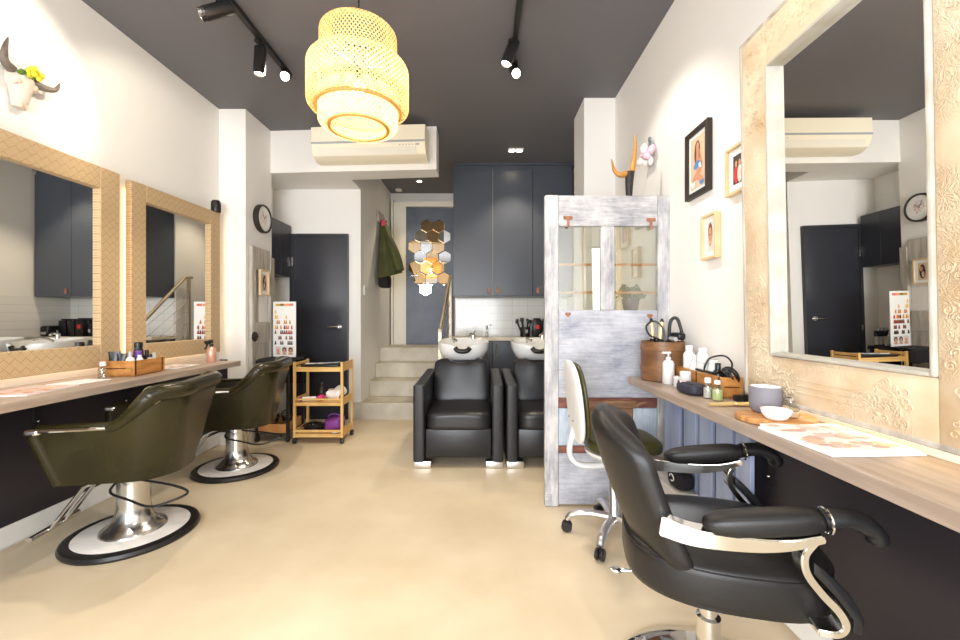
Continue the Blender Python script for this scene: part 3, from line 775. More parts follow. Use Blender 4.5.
def left_mirror(yc, rz, label, Wm=0.95, fw=0.13):
    t = thing('wall_mirror', label, 'mirror', (XL + 0.002 + abs(rz) * Wm / 2, yc, 0.85), rz, 'rattan framed mirrors')
    Hm = 1.20
    f = MB()
    f.bb(0.02, 0.062, -Wm / 2, -Wm / 2 + fw, 0, Hm, 0.004, 1); f.bb(0.02, 0.062, Wm / 2 - fw, Wm / 2, 0, Hm, 0.004, 1)
    f.bb(0.02, 0.062, -Wm / 2 + fw, Wm / 2 - fw, 0, fw, 0.004, 1); f.bb(0.02, 0.062, -Wm / 2 + fw, Wm / 2 - fw, Hm - fw, Hm, 0.004, 1)
    f.build('frame', M['rattan'], t, smooth=False)
    MB().bb(0.03, 0.036, -Wm / 2 + fw, Wm / 2 - fw, fw, Hm - fw).build('glass', M['mirror'], t, smooth=False)
    l = MB()
    for y in (-Wm / 2 + 0.04, Wm / 2 - 0.04): l.bb(0.002, 0.008, y - 0.006, y + 0.006, 0.05, Hm - 0.05)
    l.bb(0.002, 0.008, -Wm / 2 + 0.05, Wm / 2 - 0.05, 0.03, 0.042)
    l.build('led_strip', M['ledsoft'], t, smooth=False)
    return t
MIR1 = left_mirror(2.108, -0.0235, 'rattan framed wall mirror on the left wall, below the cow skull')
MIR2 = left_mirror(3.127, -0.0288, 'rattan framed wall mirror beside the left pillar, reflecting a handrail', 0.875, 0.118)
t = thing('wall_speaker', 'small black cylinder fixed at the top corner of the second rattan mirror', 'speaker', (-2.29, 3.53, 2.052))
MB().lathe([(0, 0), (0.035, 0), (0.038, 0.006), (0.038, 0.085), (0.033, 0.092), (0, 0.092)], n=24).build('case', M['blackplastic'], t)
MB().cyl((0, 0, 0.0925), (0, 0, 0.1), 0.03).build('cap', M['blackmetal'], t)

# cow skull
org = (XL + 0.03, 2.08, 2.305)
t = thing('cow_skull', 'white cow skull with dark horns and flowers on the left wall', 'skull', org)
prof = [(-0.095, 0.028, 0.022), (-0.08, 0.034, 0.03), (-0.05, 0.036, 0.04), (-0.01, 0.042, 0.05), (0.025, 0.06, 0.055), (0.05, 0.058, 0.055), (0.075, 0.052, 0.045), (0.09, 0.03, 0.02)]
rowsS = [[(-0.015 + max(-0.012, dpt * math.cos(a)), hw * math.sin(a), z) for a in [2 * PI * k / 24 for k in range(24)]] for z, hw, dpt in prof]
s = MB(); s.grid(rowsS, closed_u=True, caps=True)
s.sphere((0.01, 0.045, 0.025), 0.022, (1, 0.7, 1)); s.sphere((0.01, -0.045, 0.025), 0.022, (1, 0.7, 1))
s.build('skull', M['bone'], t, ang=60)
e = MB()
for y in (-0.038, 0.038): e.sphere((0.03, y, 0.022), 0.013, (0.6, 0.8, 1))
for y in (-0.012, 0.012): e.sphere((0.012, y, -0.085), 0.009, (0.8, 0.6, 1.4))
e.build('eye_socket', M['printbeige'], t)
for s_ in (-1, 1):
    P = bez([(0, -0.045, 0.075), (0.01, -0.085, 0.095), (0.03, -0.10, 0.145), (0.035, -0.09, 0.205)] if s_ < 0 else [(0, 0.045, 0.06), (0.02, 0.09, 0.055), (0.035, 0.13, 0.07), (0.045, 0.145, 0.115)], 6)
    n = len(P); MB().tube(P, 0.02, 12, radii=[0.021 * (1 - k / (n - 1)) ** 0.7 + 0.0015 for k in range(n)]).build('horn', M['greyhorn'], t)
fl = MB()
for k in range(14):
    a = random.uniform(0, 2 * PI); fl.sphere((0.045 + random.uniform(-0.01, 0.02), 0.02 + 0.03 * math.cos(a), 0.09 + 0.02 * math.sin(a)), 0.014, (0.6, 1, 1), 8)
fl.mi = 1
for k in range(6): fl.sphere((0.03, random.uniform(-0.04, 0.05), 0.07 + random.uniform(-0.01, 0.02)), 0.014, (0.5, 1.2, 0.7), 8)
fl.mi = 2
for k in range(8): fl.sphere((0.03, -0.015 + random.uniform(-0.03, 0.03), 0.105 + random.uniform(-0.015, 0.025)), 0.014, (0.5, 1.0, 1), 8)
fl.build('flowers', [M['yellow'], M['leafgreen'], M['petal']], t)

# clock on the pillar
org = (-2.123, 3.93, 2.09)
t = thing('wall_clock', 'round black rimmed wall clock on the left pillar', 'clock', org)
mx = Matrix.Rotation(PI / 2, 4, 'Y')
MB().lathe([(0, 0.0), (0.133, 0.0), (0.136, 0.01), (0.134, 0.045), (0.122, 0.05), (0.119, 0.034), (0, 0.034)], (0, 0, 0), 40, mx).build('rim', M['blackframe'], t)
MB().lathe([(0, 0.0345), (0.117, 0.0345), (0.117, 0.036), (0, 0.036)], (0, 0, 0), 40, mx).build('dial', M['paper'], t)
dl = MB(); 
for k in range(40):
    a = random.uniform(0, 2 * PI); r = random.uniform(0, 0.05); dl.sphere((0.0365, r * math.cos(a), 0.012 + 1.3 * r * math.sin(a)), random.uniform(0.004, 0.011), (0.1, 1, 1), 8)
dl.build('flower_print', M['printpink'], t)
hd = MB(); hd.box((0.0385, 0.018, 0.02), (0.002, 0.06, 0.003), (0.8, 0, 0)); hd.box((0.040, -0.02, 0.03), (0.002, 0.003, 0.08), (0.4, 0, 0)); hd.build('hands', M['label_grey'], t)

# weathered window-like frame leaning at the pillar
org = (-2.105, 3.9, 0)
t = thing('driftwood_frame', 'weathered grey wooden frame standing against the left pillar', 'frame', org)
x0, x1 = -2.122, -2.088
for (y0, y1, z0, z1, nm) in ((3.725, 3.795, 0, 1.80, 'stile'), (4.055, 4.13, 0, 1.74, 'stile'), (3.797, 4.053, 1.585, 1.80, 'rail'), (3.797, 4.053, 0.90, 1.10, 'rail'), (3.797, 4.053, 0.02, 0.24, 'rail')):
    MB(org).bb(x0, x1 if nm == 'stile' else x1 - 0.006, y0, y1, z0, z1, 0.005, 1).build(nm, M['driftwood'], t, smooth=False)
MB(org).bb(x0, x0 + 0.012, 3.797, 3.87, 1.10, 1.583).build('strip', M['driftwood'], t, smooth=False)
MB(org).bb(x0 + 0.004, x0 + 0.016, 3.797, 4.053, 0.242, 0.898).build('panel', M['driftwood'], t, smooth=False)
k = MB(org); k.lathe([(0, 0.0), (0.045, 0), (0.045, 0.012), (0.03, 0.022), (0.012, 0.025), (0, 0.01)], (x1, 3.76, 0.97), 20, mx); k.build('knob_plate', M['blackframe'], t)
def picture(name, label, center, w_, h_, axis, frame_m, fw, mat_w, art, depth=0.022, group=None):
    """framed picture; axis is the sign of the wall normal along x. art draws into (y, z) local coords at depth x"""
    t = thing(name, label, 'picture', center, 0 if axis > 0 else PI, group)
    f = MB()
    f.bb(0, depth, -w_ / 2, -w_ / 2 + fw, -h_ / 2, h_ / 2, 0.002, 1); f.bb(0, depth, w_ / 2 - fw, w_ / 2, -h_ / 2, h_ / 2, 0.002, 1)
    f.bb(0, depth, -w_ / 2 + fw, w_ / 2 - fw, -h_ / 2, -h_ / 2 + fw, 0.002, 1); f.bb(0, depth, -w_ / 2 + fw, w_ / 2 - fw, h_ / 2 - fw, h_ / 2, 0.002, 1)
    f.build('frame', frame_m, t, smooth=False)
    MB().bb(0.001, depth * 0.5, -w_ / 2 + fw, w_ / 2 - fw, -h_ / 2 + fw, h_ / 2 - fw).build('mount', M['paper'], t, smooth=False)
    a = MB(); ms = art(a, depth * 0.5 + 0.0006, w_ / 2 - fw - mat_w, h_ / 2 - fw - mat_w)
    a.build('print', ms, t, smooth=False)
    return t
def ell(a, x, cy, cz, ry, rz, n=14, rot=0.0):
    a.poly([(x, cy + ry * math.cos(2 * PI * k / n) * math.cos(rot) - rz * math.sin(2 * PI * k / n) * math.sin(rot), cz + ry * math.cos(2 * PI * k / n) * math.sin(rot) + rz * math.sin(2 * PI * k / n) * math.cos(rot)) for k in range(n)])
def rect(a, x, y0, y1, z0, z1): a.poly([(x, y0, z0), (x, y1, z0), (x, y1, z1), (x, y0, z1)])
def art_small(a, x, hw, hh):
    a.mi = 0; rect(a, x, -hw, hw, -hh, hh)
    a.mi = 1; ell(a, x + 0.0005, 0, 0.0, hw * 0.7, hh * 0.85); a.mi = 2; ell(a, x + 0.001, 0.01, hh * 0.3, hw * 0.35, hh * 0.3); a.mi = 0; ell(a, x + 0.001, -0.005, -hh * 0.35, hw * 0.3, hh * 0.35)
    return [M['printbeige'], M['printdark'], M['skin']]
picture('framed_picture', 'tiny wood framed picture hung on the weathered grey frame', (-2.0815, 3.90, 1.475), 0.165, 0.245, 1, M['palewood'], 0.014, 0.028, art_small)

# ---------------------------------------------------------------- barber chairs in olive leather
def green_chair(loc, rz, label):
    """faces local +x"""
    t = thing('salon_chair', label, 'chair', loc, rz, 'olive green salon chairs')
    # tub: side - back - side, lofted round a U
    NT, NS = 81, 10
    def plan(tt, s):
        """tt 0..1 along the U (left front, back, right front), s 0 bottom .. 1 top -> outer x, y, top height"""
        wd = 0.205 + 0.085 * s          # half width
        xb = -0.255 - 0.075 * s         # back
        xf = 0.20 + 0.055 * s            # front of the arms
        a = tt * 2 - 1                  # -1..1
        r = 0.17
        # straight arm, rounded corner, straight back (back narrower)
        La = xf - (xb + r); Lc = r * PI / 2; Lb = max(0.02, wd - r)
        tot = La + Lc + Lb; d = abs(a) * tot; sg = math.copysign(1, a)
        if d < Lb: x, y = xb, d
        elif d < Lb + Lc:
            ph = (d - Lb) / r; x, y = xb + r - r * math.cos(ph), wd - r + r * math.sin(ph)
        else: x, y = xb + r + (d - Lb - Lc), wd
        return x, sg * y
    def top(tt):
        a = abs(tt * 2 - 1)
        f = max(0, min(1, (0.60 - a) / 0.27)); f = f * f * (3 - 2 * f)
        return 0.63 + 0.008 * (1 - a) + 0.14 * f
    zb = 0.345
    out, inn = [], []
    for j in range(NS):
        s = j / (NS - 1); ro, ri = [], []
        for i in range(NT):
            tt = i / (NT - 1); h = top(tt); z = zb + (h - zb) * s
            sv = (z - zb) / (0.80 - zb)
            x, y = plan(tt, min(1.05, sv * 1.25)); ro.append((x, y, z))
            x2, y2 = plan(tt, min(1.05, sv * 1.25)); n = Vector((x2 + 0.0, y2 * 1.0, 0))
            k = 0.055
            # inward offset
            e = 1e-3; p0 = Vector(plan(max(0, tt - e), min(1.05, sv * 1.25))); p1 = Vector(plan(min(1, tt + e), min(1.05, sv * 1.25)))
            tg = (p1 - p0).normalized(); nn = Vector((tg.y, -tg.x))
            if nn.dot(Vector((-0.02 - x, -y))) < 0: nn = -nn
            ri.append((x + nn.x * k, y + nn.y * k, z if j else zb))
        out.append(ro); inn.append(ri)
    shell = MB(); shell.grid(out + inn[::-1], closed_v=True)
    # close the two fronts
    for i in (0, NT - 1):
        shell.poly([out[j][i] for j in range(NS)] + [inn[j][i] for j in range(NS - 1, -1, -1)])
    bmesh.ops.remove_doubles(shell.bm, verts=shell.bm.verts, dist=1e-5); bmesh.ops.recalc_face_normals(shell.bm, faces=shell.bm.faces)
    shell.build('tub', M['green_leather'], t, ang=50)
    MB().bb(-0.13, 0.16, -0.145, 0.145, zb - 0.010, zb + 0.05, 0.015).build('seat_base', M['green_leather'], t)
    MB().sbox((0.0, 0, 0.445), (0.44, 0.40, 0.13), 5).build('seat_cushion', M['green_leather'], t)
    # padded roll along the top of the back and down to the arms
    roll = []
    for i in range(NT):
        tt = i / (NT - 1); a = abs(tt * 2 - 1)
        if a > 0.385: continue
        x, y = plan(tt, 1.05); roll.append((x + 0.012, y, top(tt) + 0.012))
    rb = MB(); rb.tube(roll, 0.041, 18)
    for p in (roll[0], roll[-1]): rb.sphere(p, 0.0405, n=20)
    rb.build('back_roll', M['green_leather'], t)
    for p in (roll[0], roll[-1]):
        q = Vector(p); sgn = math.copysign(1, q.y)
        MB().tube([q + Vector((0.0412 * math.cos(2 * PI * k / 20), 0, 0.0412 * math.sin(2 * PI * k / 20))) for k in range(20)], 0.004, 6, closed=True).build('piping', M['piping'], t)
    # sweeping padded edge from roll to arm and chrome rail on the arm
    for s_ in (0, 1):
        pts = []
        for i in range(NT):
            tt = i / (NT - 1)
            if (tt < 0.5) != (s_ == 0): continue
            a = abs(tt * 2 - 1)
            if a < 0.355 or a > 0.62: continue
            x, y = plan(tt, min(1.05, (top(tt) - zb) / (0.8 - zb) * 1.25)); q_ = min(1, (a - 0.355) / 0.12); pts.append((x + 0.012 - 0.002 * q_, y * (1 - 0.03 * q_), top(tt) + 0.012 * (1 - q_)))
        if s_ == 0: pts = pts[::-1]
        n = len(pts); MB().tube(pts, 0.03, 12, radii=[0.041 - 0.016 * min(1, 1.6 * k / (n - 1)) for k in range(n)]).build('wing', M['green_leather'], t)
        ch, pad = [], []
        for i in range(NT):
            tt = i / (NT - 1)
            if (tt < 0.5) != (s_ == 0): continue
            a = abs(tt * 2 - 1)
            if a < 0.53: continue
            x, y = plan(tt, (top(tt) - zb) / (0.8 - zb) * 1.25); sg = math.copysign(1, y)
            ch.append((x, y + sg * 0.004, top(tt) - 0.004)); pad.append((x, y - sg * 0.027, top(tt) + 0.006))
        MB().tube(ch, 0.009, 8).build('arm_trim', M['chrome'], t)
        pd = MB(); pd.tube(pad, 0.03, 12, flat=(0.45, 0.95)); pd.build('arm_pad', M['green_leather'], t)
        xf, yf = ch[0][:2] if s_ == 0 else ch[-1][:2]
        sg = -1 if yf < 0 else 1
        MB().sbox((xf + 0.008, yf - sg * 0.026, 0.622), (0.072, 0.078, 0.032), 4).build('arm_cap', M['chrome'], t)
        fr_ = MB(); fr_.tube([(0.258, yf - sg * 0.026, 0.612), (0.205, (0.205 - 0.022) * sg, zb + 0.012)], 0.033, 14); fr_.build('front_roll', M['green_leather'], t)
    # pedestal
    MB().lathe([(0, 0.03), (0.145, 0.03), (0.14, 0.045), (0.108, 0.065), (0.083, 0.10), (0.073, 0.16), (0.072, 0.335), (0, 0.335)], n=40).build('pedestal', M['steel'], t)
    MB().lathe([(0, 0.001), (0.288, 0.001), (0.292, 0.012), (0.285, 0.026), (0.262, 0.033), (0.246, 0.029), (0, 0.026)], n=56).build('base_ring', M['rubber'], t)
    MB().lathe([(0, 0.0295), (0.245, 0.0295), (0.24, 0.032), (0, 0.032)], n=56).build('base_disc', M['disc'], t)
    pl = MB(); pl.tube(bez([(0.03, 0.05, 0.32), (0.032, 0.126, 0.275), (-0.10, 0.21, 0.262), (-0.235, 0.292, 0.256), (-0.33, 0.285, 0.275), (-0.375, 0.245, 0.295), (-0.26, 0.15, 0.298), (-0.06, 0.05, 0.30)], 6), 0.006, 8)
    pl.build('foot_lever', M['blackmetal'], t)
    fr_ = MB()
    for s_ in (-0.045, 0.045): fr_.tube([(0.08, s_, 0.33), (0.20, s_, 0.28), (0.345, s_, 0.075)], 0.011, 10)
    fr_.tube([(0.36, -0.15, 0.075), (0.36, 0.15, 0.075)], 0.014, 12)
    fr_.build('footrest', M['chrome'], t)
    return t
green_chair((-1.85, 2.18, 0), math.radians(190), 'olive green leather salon chair on a white disc base, nearer one on the left')
green_chair((-1.86, 3.11, 0), math.radians(192), 'olive green leather salon chair on a white disc base, in front of the colour chart')

# ---------------------------------------------------------------- things on the left counter
org = (-2.13, 2.51, SH + 0.001)
t = thing('wooden_crate', 'honey coloured wooden crate with black straps holding hair products', 'crate', org, math.radians(3))
Lx, Ly, Hc, th = 0.19, 0.25, 0.092, 0.012
for x in (-Lx / 2 + th / 2, Lx / 2 - th / 2): MB().bb(x - th / 2, x + th / 2, -Ly / 2, Ly / 2, 0.008, Hc, 0.002, 1).build('side_board', M['cratewood'], t, smooth=False)
for y in (-Ly / 2 + th / 2, Ly / 2 - th / 2):
    for z0, z1 in ((0.008, 0.046), (0.05, Hc)): MB().bb(-Lx / 2 + th, Lx / 2 - th, y - th / 2, y + th / 2, z0, z1, 0.002, 1).build('end_board', M['cratewood'], t, smooth=False)
MB().bb(-Lx / 2 + th, Lx / 2 - th, -Ly / 2 + th, Ly / 2 - th, 0.0, 0.008).build('bottom', M['cratewood'], t, smooth=False)
for y in (-Ly / 2 + 0.012, Ly / 2 - 0.025): MB().bb(Lx / 2, Lx / 2 + 0.0015, y - 0.004, y + 0.004, 0.008, Hc).build('strap', M['blackmetal'], t, smooth=False)
CR = Vector(org)
def bottle(name, label, cat, loc, r, h, m, cap=None, caph=0.03, capr=None, shoulder=0.02, lab=None, group=None, capprof=None):
    t = thing(name, label, cat, loc, 0, group)
    nr = capr or r * 0.55
    MB().lathe([(0, 0), (r * 0.94, 0), (r, 0.004), (r, h - shoulder), (r * 0.85, h - shoulder * 0.45), (nr * 0.9, h), (0, h)], n=24).build('body', m, t)
    if cap: MB().lathe([(0, h + 0.0005), (nr, h + 0.0005), (nr, h + caph - 0.003), (nr * 0.85, h + caph), (0, h + caph)], n=20).build('cap', cap, t)
    if lab:
        MB().lathe([(r + 0.0004, h * 0.15), (r + 0.0004, (h - shoulder) * 0.85)], n=24).build('label', lab, t)
    return t
def tube_pack(name, label, cat, loc, w_, h_, m, cap, rz=0.0, lab=None, tilt=0.0):
    t = thing(name, label, cat, loc, rz)
    rows_ = []
    for i in range(8):
        f = i / 7; d = 0.018 * (1 - f) + 0.003
        rows_.append([(d * math.cos(2 * PI * k / 20), w_ * (0.36 + 0.14 * f) * math.sin(2 * PI * k / 20), 0.03 + (h_ - 0.03) * f) for k in range(20)])
    MB().grid(rows_, closed_u=True, caps=True).build('tube', m, t)
    MB().lathe([(0, 0), (w_ * 0.34, 0), (w_ * 0.34, 0.0295), (0, 0.0295)], n=18).build('cap', cap, t)
    if lab:
        MB().bb(0.0165, 0.0185, -w_ * 0.2, w_ * 0.2, 0.045, 0.075).build('label', lab, t, smooth=False)
    return t
zc = SH + 0.010
tube_pack('product_tube', 'tall black squeeze tube at the left end of the honey crate', 'tube', (-2.18, 2.432, zc), 0.06, 0.135, M['bottleblack'], M['blackplastic'], -1.2)
tube_pack('product_tube', 'shorter black squeeze tube with a pink mark in the honey crate', 'tube', (-2.133, 2.428, zc), 0.052, 0.125, M['bottleblack'], M['blackplastic'], -1.3, M['printpink'])
bottle('product_bottle', 'cream bottle with grey pump top in the honey crate', 'bottle', (-2.083, 2.428, zc), 0.022, 0.105, M['cream'], M['acgrey'], 0.03, 0.009, lab=M['yellow'])
bottle('product_bottle', 'small white rounded bottle at the front of the honey crate', 'bottle', (-2.062, 2.47, zc), 0.018, 0.10, M['whiteplastic'], M['whiteplastic'], 0.012)
bottle('product_bottle', 'purple-capped dark bottle in the honey crate', 'bottle', (-2.09, 2.492, zc), 0.021, 0.085, M['purplecap'], M['purplecap'], 0.05, 0.020)
bottle('spray_can', 'tall black spray can standing behind the purple bottle', 'can', (-2.12, 2.53, zc), 0.025, 0.15, M['bottleblack'], M['blackplastic'], 0.035, 0.022)
bottle('product_bottle', 'slim dark tube bottle beside the tall black spray can', 'bottle', (-2.085, 2.55, zc), 0.012, 0.115, M['blackframe'], M['blackplastic'], 0.02, 0.011)
bottle('product_bottle', 'pale pink bottle with black cap in the honey crate', 'bottle', (-2.062, 2.545, zc), 0.015, 0.09, M['printgrey'], M['blackplastic'], 0.02, 0.012, lab=M['printbeige'])
tube_pack('product_tube', 'white squeeze tube standing near the right end of the honey crate', 'tube', (-2.075, 2.592, zc), 0.05, 0.115, M['whiteplastic'], M['whiteplastic'], 0.3)
t = thing('hair_clip_box', 'low black box near the right end of the honey crate', 'box', (-2.15, 2.58, zc))
MB().bb(-0.045, 0.045, -0.035, 0.035, 0, 0.085, 0.003).build('case', M['blackplastic'], t)
MB().bb(-0.045, 0.045, -0.035, 0.035, 0.0855, 0.10, 0.003).build('lid', M['blackplastic'], t)
t = bottle('glass_bottle', 'small clear bottle with white cap left of the honey crate', 'bottle', (-2.16, 2.335, SH + 0.001), 0.021, 0.07, M['thinglass'], M['whiteplastic'], 0.024, 0.014)
t = thing('spray_bottle', 'rose copper spray bottle with black trigger on the left counter', 'spray bottle', (-2.105, 3.19, SH + 0.001))
MB().lathe([(0, 0), (0.030, 0), (0.033, 0.004), (0.033, 0.085), (0.026, 0.105), (0.013, 0.118), (0, 0.118)], n=28).build('body', M['copper'], t)
sp = MB(); sp.cyl((0, 0, 0.1185), (0, 0, 0.14), 0.014); sp.box((-0.01, -0.012, 0.155), (0.024, 0.075, 0.028), (0.12, 0, 0), 0.006); sp.tube(bez([(-0.01, -0.03, 0.145), (-0.01, -0.045, 0.12), (-0.01, -0.06, 0.105)], 5), 0.007); sp.cyl((-0.01, -0.045, 0.158), (-0.01, -0.062, 0.16), 0.008)
sp.build('trigger', M['blackplastic'], t)
def magazine(name, label, loc, rz, w_, l_, h_, cover, art=None):
    t = thing(name, label, 'magazine', loc, rz)
    p = MB(); p.bb(-w_ / 2, w_ / 2, -l_ / 2, l_ / 2, 0, h_ * 0.8); p.build('pages', M['paper'], t, smooth=False)
    c = MB(); c.bb(-w_ / 2 - 0.001, w_ / 2 + 0.001, -l_ / 2 - 0.001, l_ / 2 + 0.001, h_ * 0.8 + 0.0002, h_); c.build('cover', cover, t, smooth=False)
    if art:
        a = MB(); ms = art(a, h_ + 0.0004, w_ / 2, l_ / 2); a.build('cover_print', ms, t, smooth=False)
    return t
def art_blobs(a, z, hw, hl):
    for k in range(34):
        a.mi = k % 4
        cx, cy = random.uniform(-0.8, 0.8) * hw, random.uniform(-0.8, 0.8) * hl; r1, r2, ro = random.uniform(0.1, 0.3) * hw, random.uniform(0.08, 0.2) * hl, random.uniform(0, 3)
        a.poly([(max(-hw, min(hw, cx + r1 * math.cos(2 * PI * j / 12 + ro))), max(-hl, min(hl, cy + r2 * math.sin(2 * PI * j / 12 + ro))), z + k * 0.00003) for j in range(12)])
    return [M['printpink'], M['printbeige'], M['printgrey'], M['skin']]
magazine('magazine', 'pink covered magazine lying at the front of the left counter', (-2.13, 1.93, SH + 0.001), 0.15, 0.21, 0.28, 0.006, M['printpink'], art_blobs)
magazine('leaflet', 'pale leaflet lying beside the pink magazine on the left counter', (-2.15, 2.19, SH + 0.001), -0.1, 0.15, 0.20, 0.003, M['paper'])
magazine('magazine', 'thin pink and white brochure on the counter before the second mirror', (-2.14, 2.86, SH + 0.001), 0.1, 0.18, 0.25, 0.004, M['paper'], art_blobs)

# ---------------------------------------------------------------- colour chart, towel trolley, bamboo trolley
org = (-1.935, 3.93, 0)
t = thing('towel_trolley', 'black metal trolley under a dark towel, beside the bamboo trolley', 'trolley', org)
bx0, bx1, by0, by1 = -2.065, -1.785, 3.77, 4.09
for x in (bx0, bx1):
    for y in (by0, by1):
        p = MB(org); p.bb(x - 0.011, x + 0.011, y - 0.011, y + 0.011, 0.055, 0.735); po = p.build('post', M['blackmetal'], t, smooth=False)
        c = MB(org); c.lathe([(0, -0.012), (0.025, -0.012), (0.028, 0), (0.025, 0.012), (0, 0.012)], (x, y, 0.0285), 18, Matrix.Rotation(PI / 2, 4, 'Y')); c.build('caster', M['rubber'], po)
MB(org).bb(bx0 - 0.011, bx1 + 0.011, by0 - 0.011, by1 + 0.011, 0.7355, 0.75).build('top', M['blackmetal'], t, smooth=False)
MB(org).bb(bx0 + 0.012, bx1 - 0.012, by0 + 0.012, by1 - 0.012, 0.075, 0.085).build('shelf', M['blackmetal'], t, smooth=False)
tr = MB(org)
for (a, b_, c, d) in ((bx0 + 0.013, bx1 - 0.013, by0 - 0.012, by0 + 0.004), (bx0 + 0.013, bx1 - 0.013, by1 - 0.004, by1 + 0.01)): tr.bb(a, b_, c, d, 0.086, 0.165, 0.002, 1)
tr.bb(bx1 - 0.028, bx1 - 0.013, by0 + 0.004, by1 - 0.004, 0.086, 0.165); tr.bb(bx0 + 0.013, bx0 + 0.028, by0 + 0.004, by1 - 0.004, 0.086, 0.165)
tr.build('drawer_tray', M['timber_tray'], t, smooth=False)
# towel draped over the top
tw = MB((-1.925, 3.93, 0.751)); rows_ = []
for i in range(21):
    f = i / 20
    L = f * 0.80
    # path over the front edge: hang, lie, hang
    def pth(L):
        if L < 0.13: return by0 - 0.028, 0.752 - (0.13 - L) + 0.005
        if L < 0.53: return by0 - 0.02 + (L - 0.13), 0.757
        return by1 + 0.03, 0.757 - (L - 0.53)
    y, z = pth(L)
    rows_.append([(bx0 - 0.0 + (bx1 - bx0 + 0.03) * k / 16, y + 0.006 * math.sin(k * 1.3 + 2 * f), z + 0.004 * math.sin(k * 0.9) * (1 if L < 0.13 else 0.3)) for k in range(17)])
tw.grid(rows_)
bmesh.ops.solidify(tw.bm, geom=tw.bm.faces[:], thickness=-0.006)
tag(tw.build('towel', M['towel'], ang=60, loc=(-1.925, 3.93, 0.751)), 'dark towel draped over the black trolley under the colour chart', 'towel')
for k, (x, y, lb) in enumerate(((-2.0, 3.93, 'left coil of black cable in the wooden tray of the black trolley'), (-1.865, 3.93, 'coil of black cable in the wooden tray, next to the bamboo trolley'))):
    c = MB()
    for j in range(5):
        rr = 0.036 + 0.005 * j; tl = Euler((random.uniform(-0.5, 0.5), random.uniform(-0.5, 0.5), 0)).to_matrix()
        c.tube([tl @ Vector((rr * math.cos(2 * PI * q / 20), rr * math.sin(2 * PI * q / 20), 0.01 * math.sin(q))) + Vector((0, 0, 0.07 + 0.015 * j)) for q in range(20)], 0.006, 6, closed=True)
    bmesh.ops.translate(c.bm, vec=(x, y, 0.088), verts=c.bm.verts)
    tag(c.build('cable', M['blackplastic'], loc=(x, y, 0.088)), lb, 'cable', 'coils of black cable')

# colour chart
cc = at(284.5, 357.5, 3.97)
t = thing('colour_chart', 'white hair colour chart board with rows of hair swatches', 'chart', (cc.x, 3.98, 0.764), math.radians(-14))
MB().bb(-0.128, 0.128, -0.012, 0.0, 0, 0.535, 0.003, 1).build('board', M['paper'], t, smooth=False)
MB().prism([(0.002, 0.36), (0.10, 0.0), (0.106, 0.0), (0.008, 0.36)], -0.03, 0.03, 'yz').build('easel_leg', M['paper'], t, smooth=False)
hdr = MB()
hm = [mat('chart_gold', S(196, 160, 60), 0.6), mat('chart_olive', S(140, 120, 50), 0.6), mat('chart_orange', S(240, 150, 110), 0.6), mat('chart_rose', S(226, 120, 104), 0.6)]
for k in range(4):
    hdr.mi = k; hdr.bb(-0.098 + 0.051 * k, -0.098 + 0.051 * k + 0.048, -0.0135, -0.0122, 0.492, 0.516)
hdr.build('header_strip', hm, t, smooth=False)
sw = MB()
sm = [mat('swatch_blond', S(240, 190, 90), 0.6), mat('swatch_gold', S(206, 140, 60), 0.6), mat('swatch_copper', S(214, 110, 40), 0.6), mat('swatch_brown', S(120, 72, 48), 0.6), mat('swatch_dark', S(62, 44, 42), 0.6), mat('swatch_red', S(190, 60, 40), 0.6)]
cols = [-0.095 + 0.0205 * k for k in range(10)]
rws = [(0.435, {0: 0}), (0.385, {0: 0, 1: 0, 6: 0}), (0.335, {1: 1, 2: 1, 5: 1, 6: 1, 8: 1}), (0.285, {0: 0, 1: 1, 3: 1, 5: 4, 6: 2, 7: 2, 9: 5}), (0.237, {0: 3, 3: 3, 4: 3, 5: 3, 6: 3, 7: 5, 8: 3, 9: 5}), (0.185, {2: 3, 3: 3, 6: 3, 8: 3, 9: 3}), (0.135, {0: 4, 3: 4, 4: 3, 7: 4, 8: 4, 9: 4})]
for z, d in rws:
    for k, mi in d.items():
        sw.mi = mi; x = cols[k]
        sw.prism([(x - 0.009, z - 0.016), (x + 0.009, z - 0.016), (x + 0.003, z + 0.02), (x - 0.003, z + 0.02)], -0.020, -0.0122, 'xz', 0.002, 1)
sw.build('hair_swatches', sm, t)
ph = MB()
for k, (x, f, hcol) in enumerate(((-0.066, 1, 2), (0.004, 0, 3), (0.074, 2, 3))):
    def R_(x0, x1, z0, z1, mi, d): ph.mi = mi; ph.bb(x0, x1, -0.0122 - d, -0.012, z0, z1)
    R_(x - 0.031, x + 0.031, 0.02, 0.10, 0, 0.0008)
    ph.mi = hcol if hcol != 2 else 2
    ph.prism([(x + 0.024 * math.cos(a * PI / 6), 0.068 + 0.026 * math.sin(a * PI / 6)) for a in range(12)], -0.0135, -0.0130, 'xz')
    ph.mi = 1; ph.prism([(x + 0.014 * math.cos(a * PI / 6), 0.06 + 0.02 * math.sin(a * PI / 6)) for a in range(12)], -0.0140, -0.0135, 'xz')
    ph.mi = 1; ph.prism([(x - 0.026, 0.022), (x + 0.026, 0.022), (x + 0.012, 0.042), (x - 0.012, 0.042)], -0.0138, -0.0131, 'xz')
ph.build('photo_prints', [M['printgrey'], M['skin'], M['printpink'], M['printdark']], t, smooth=False)

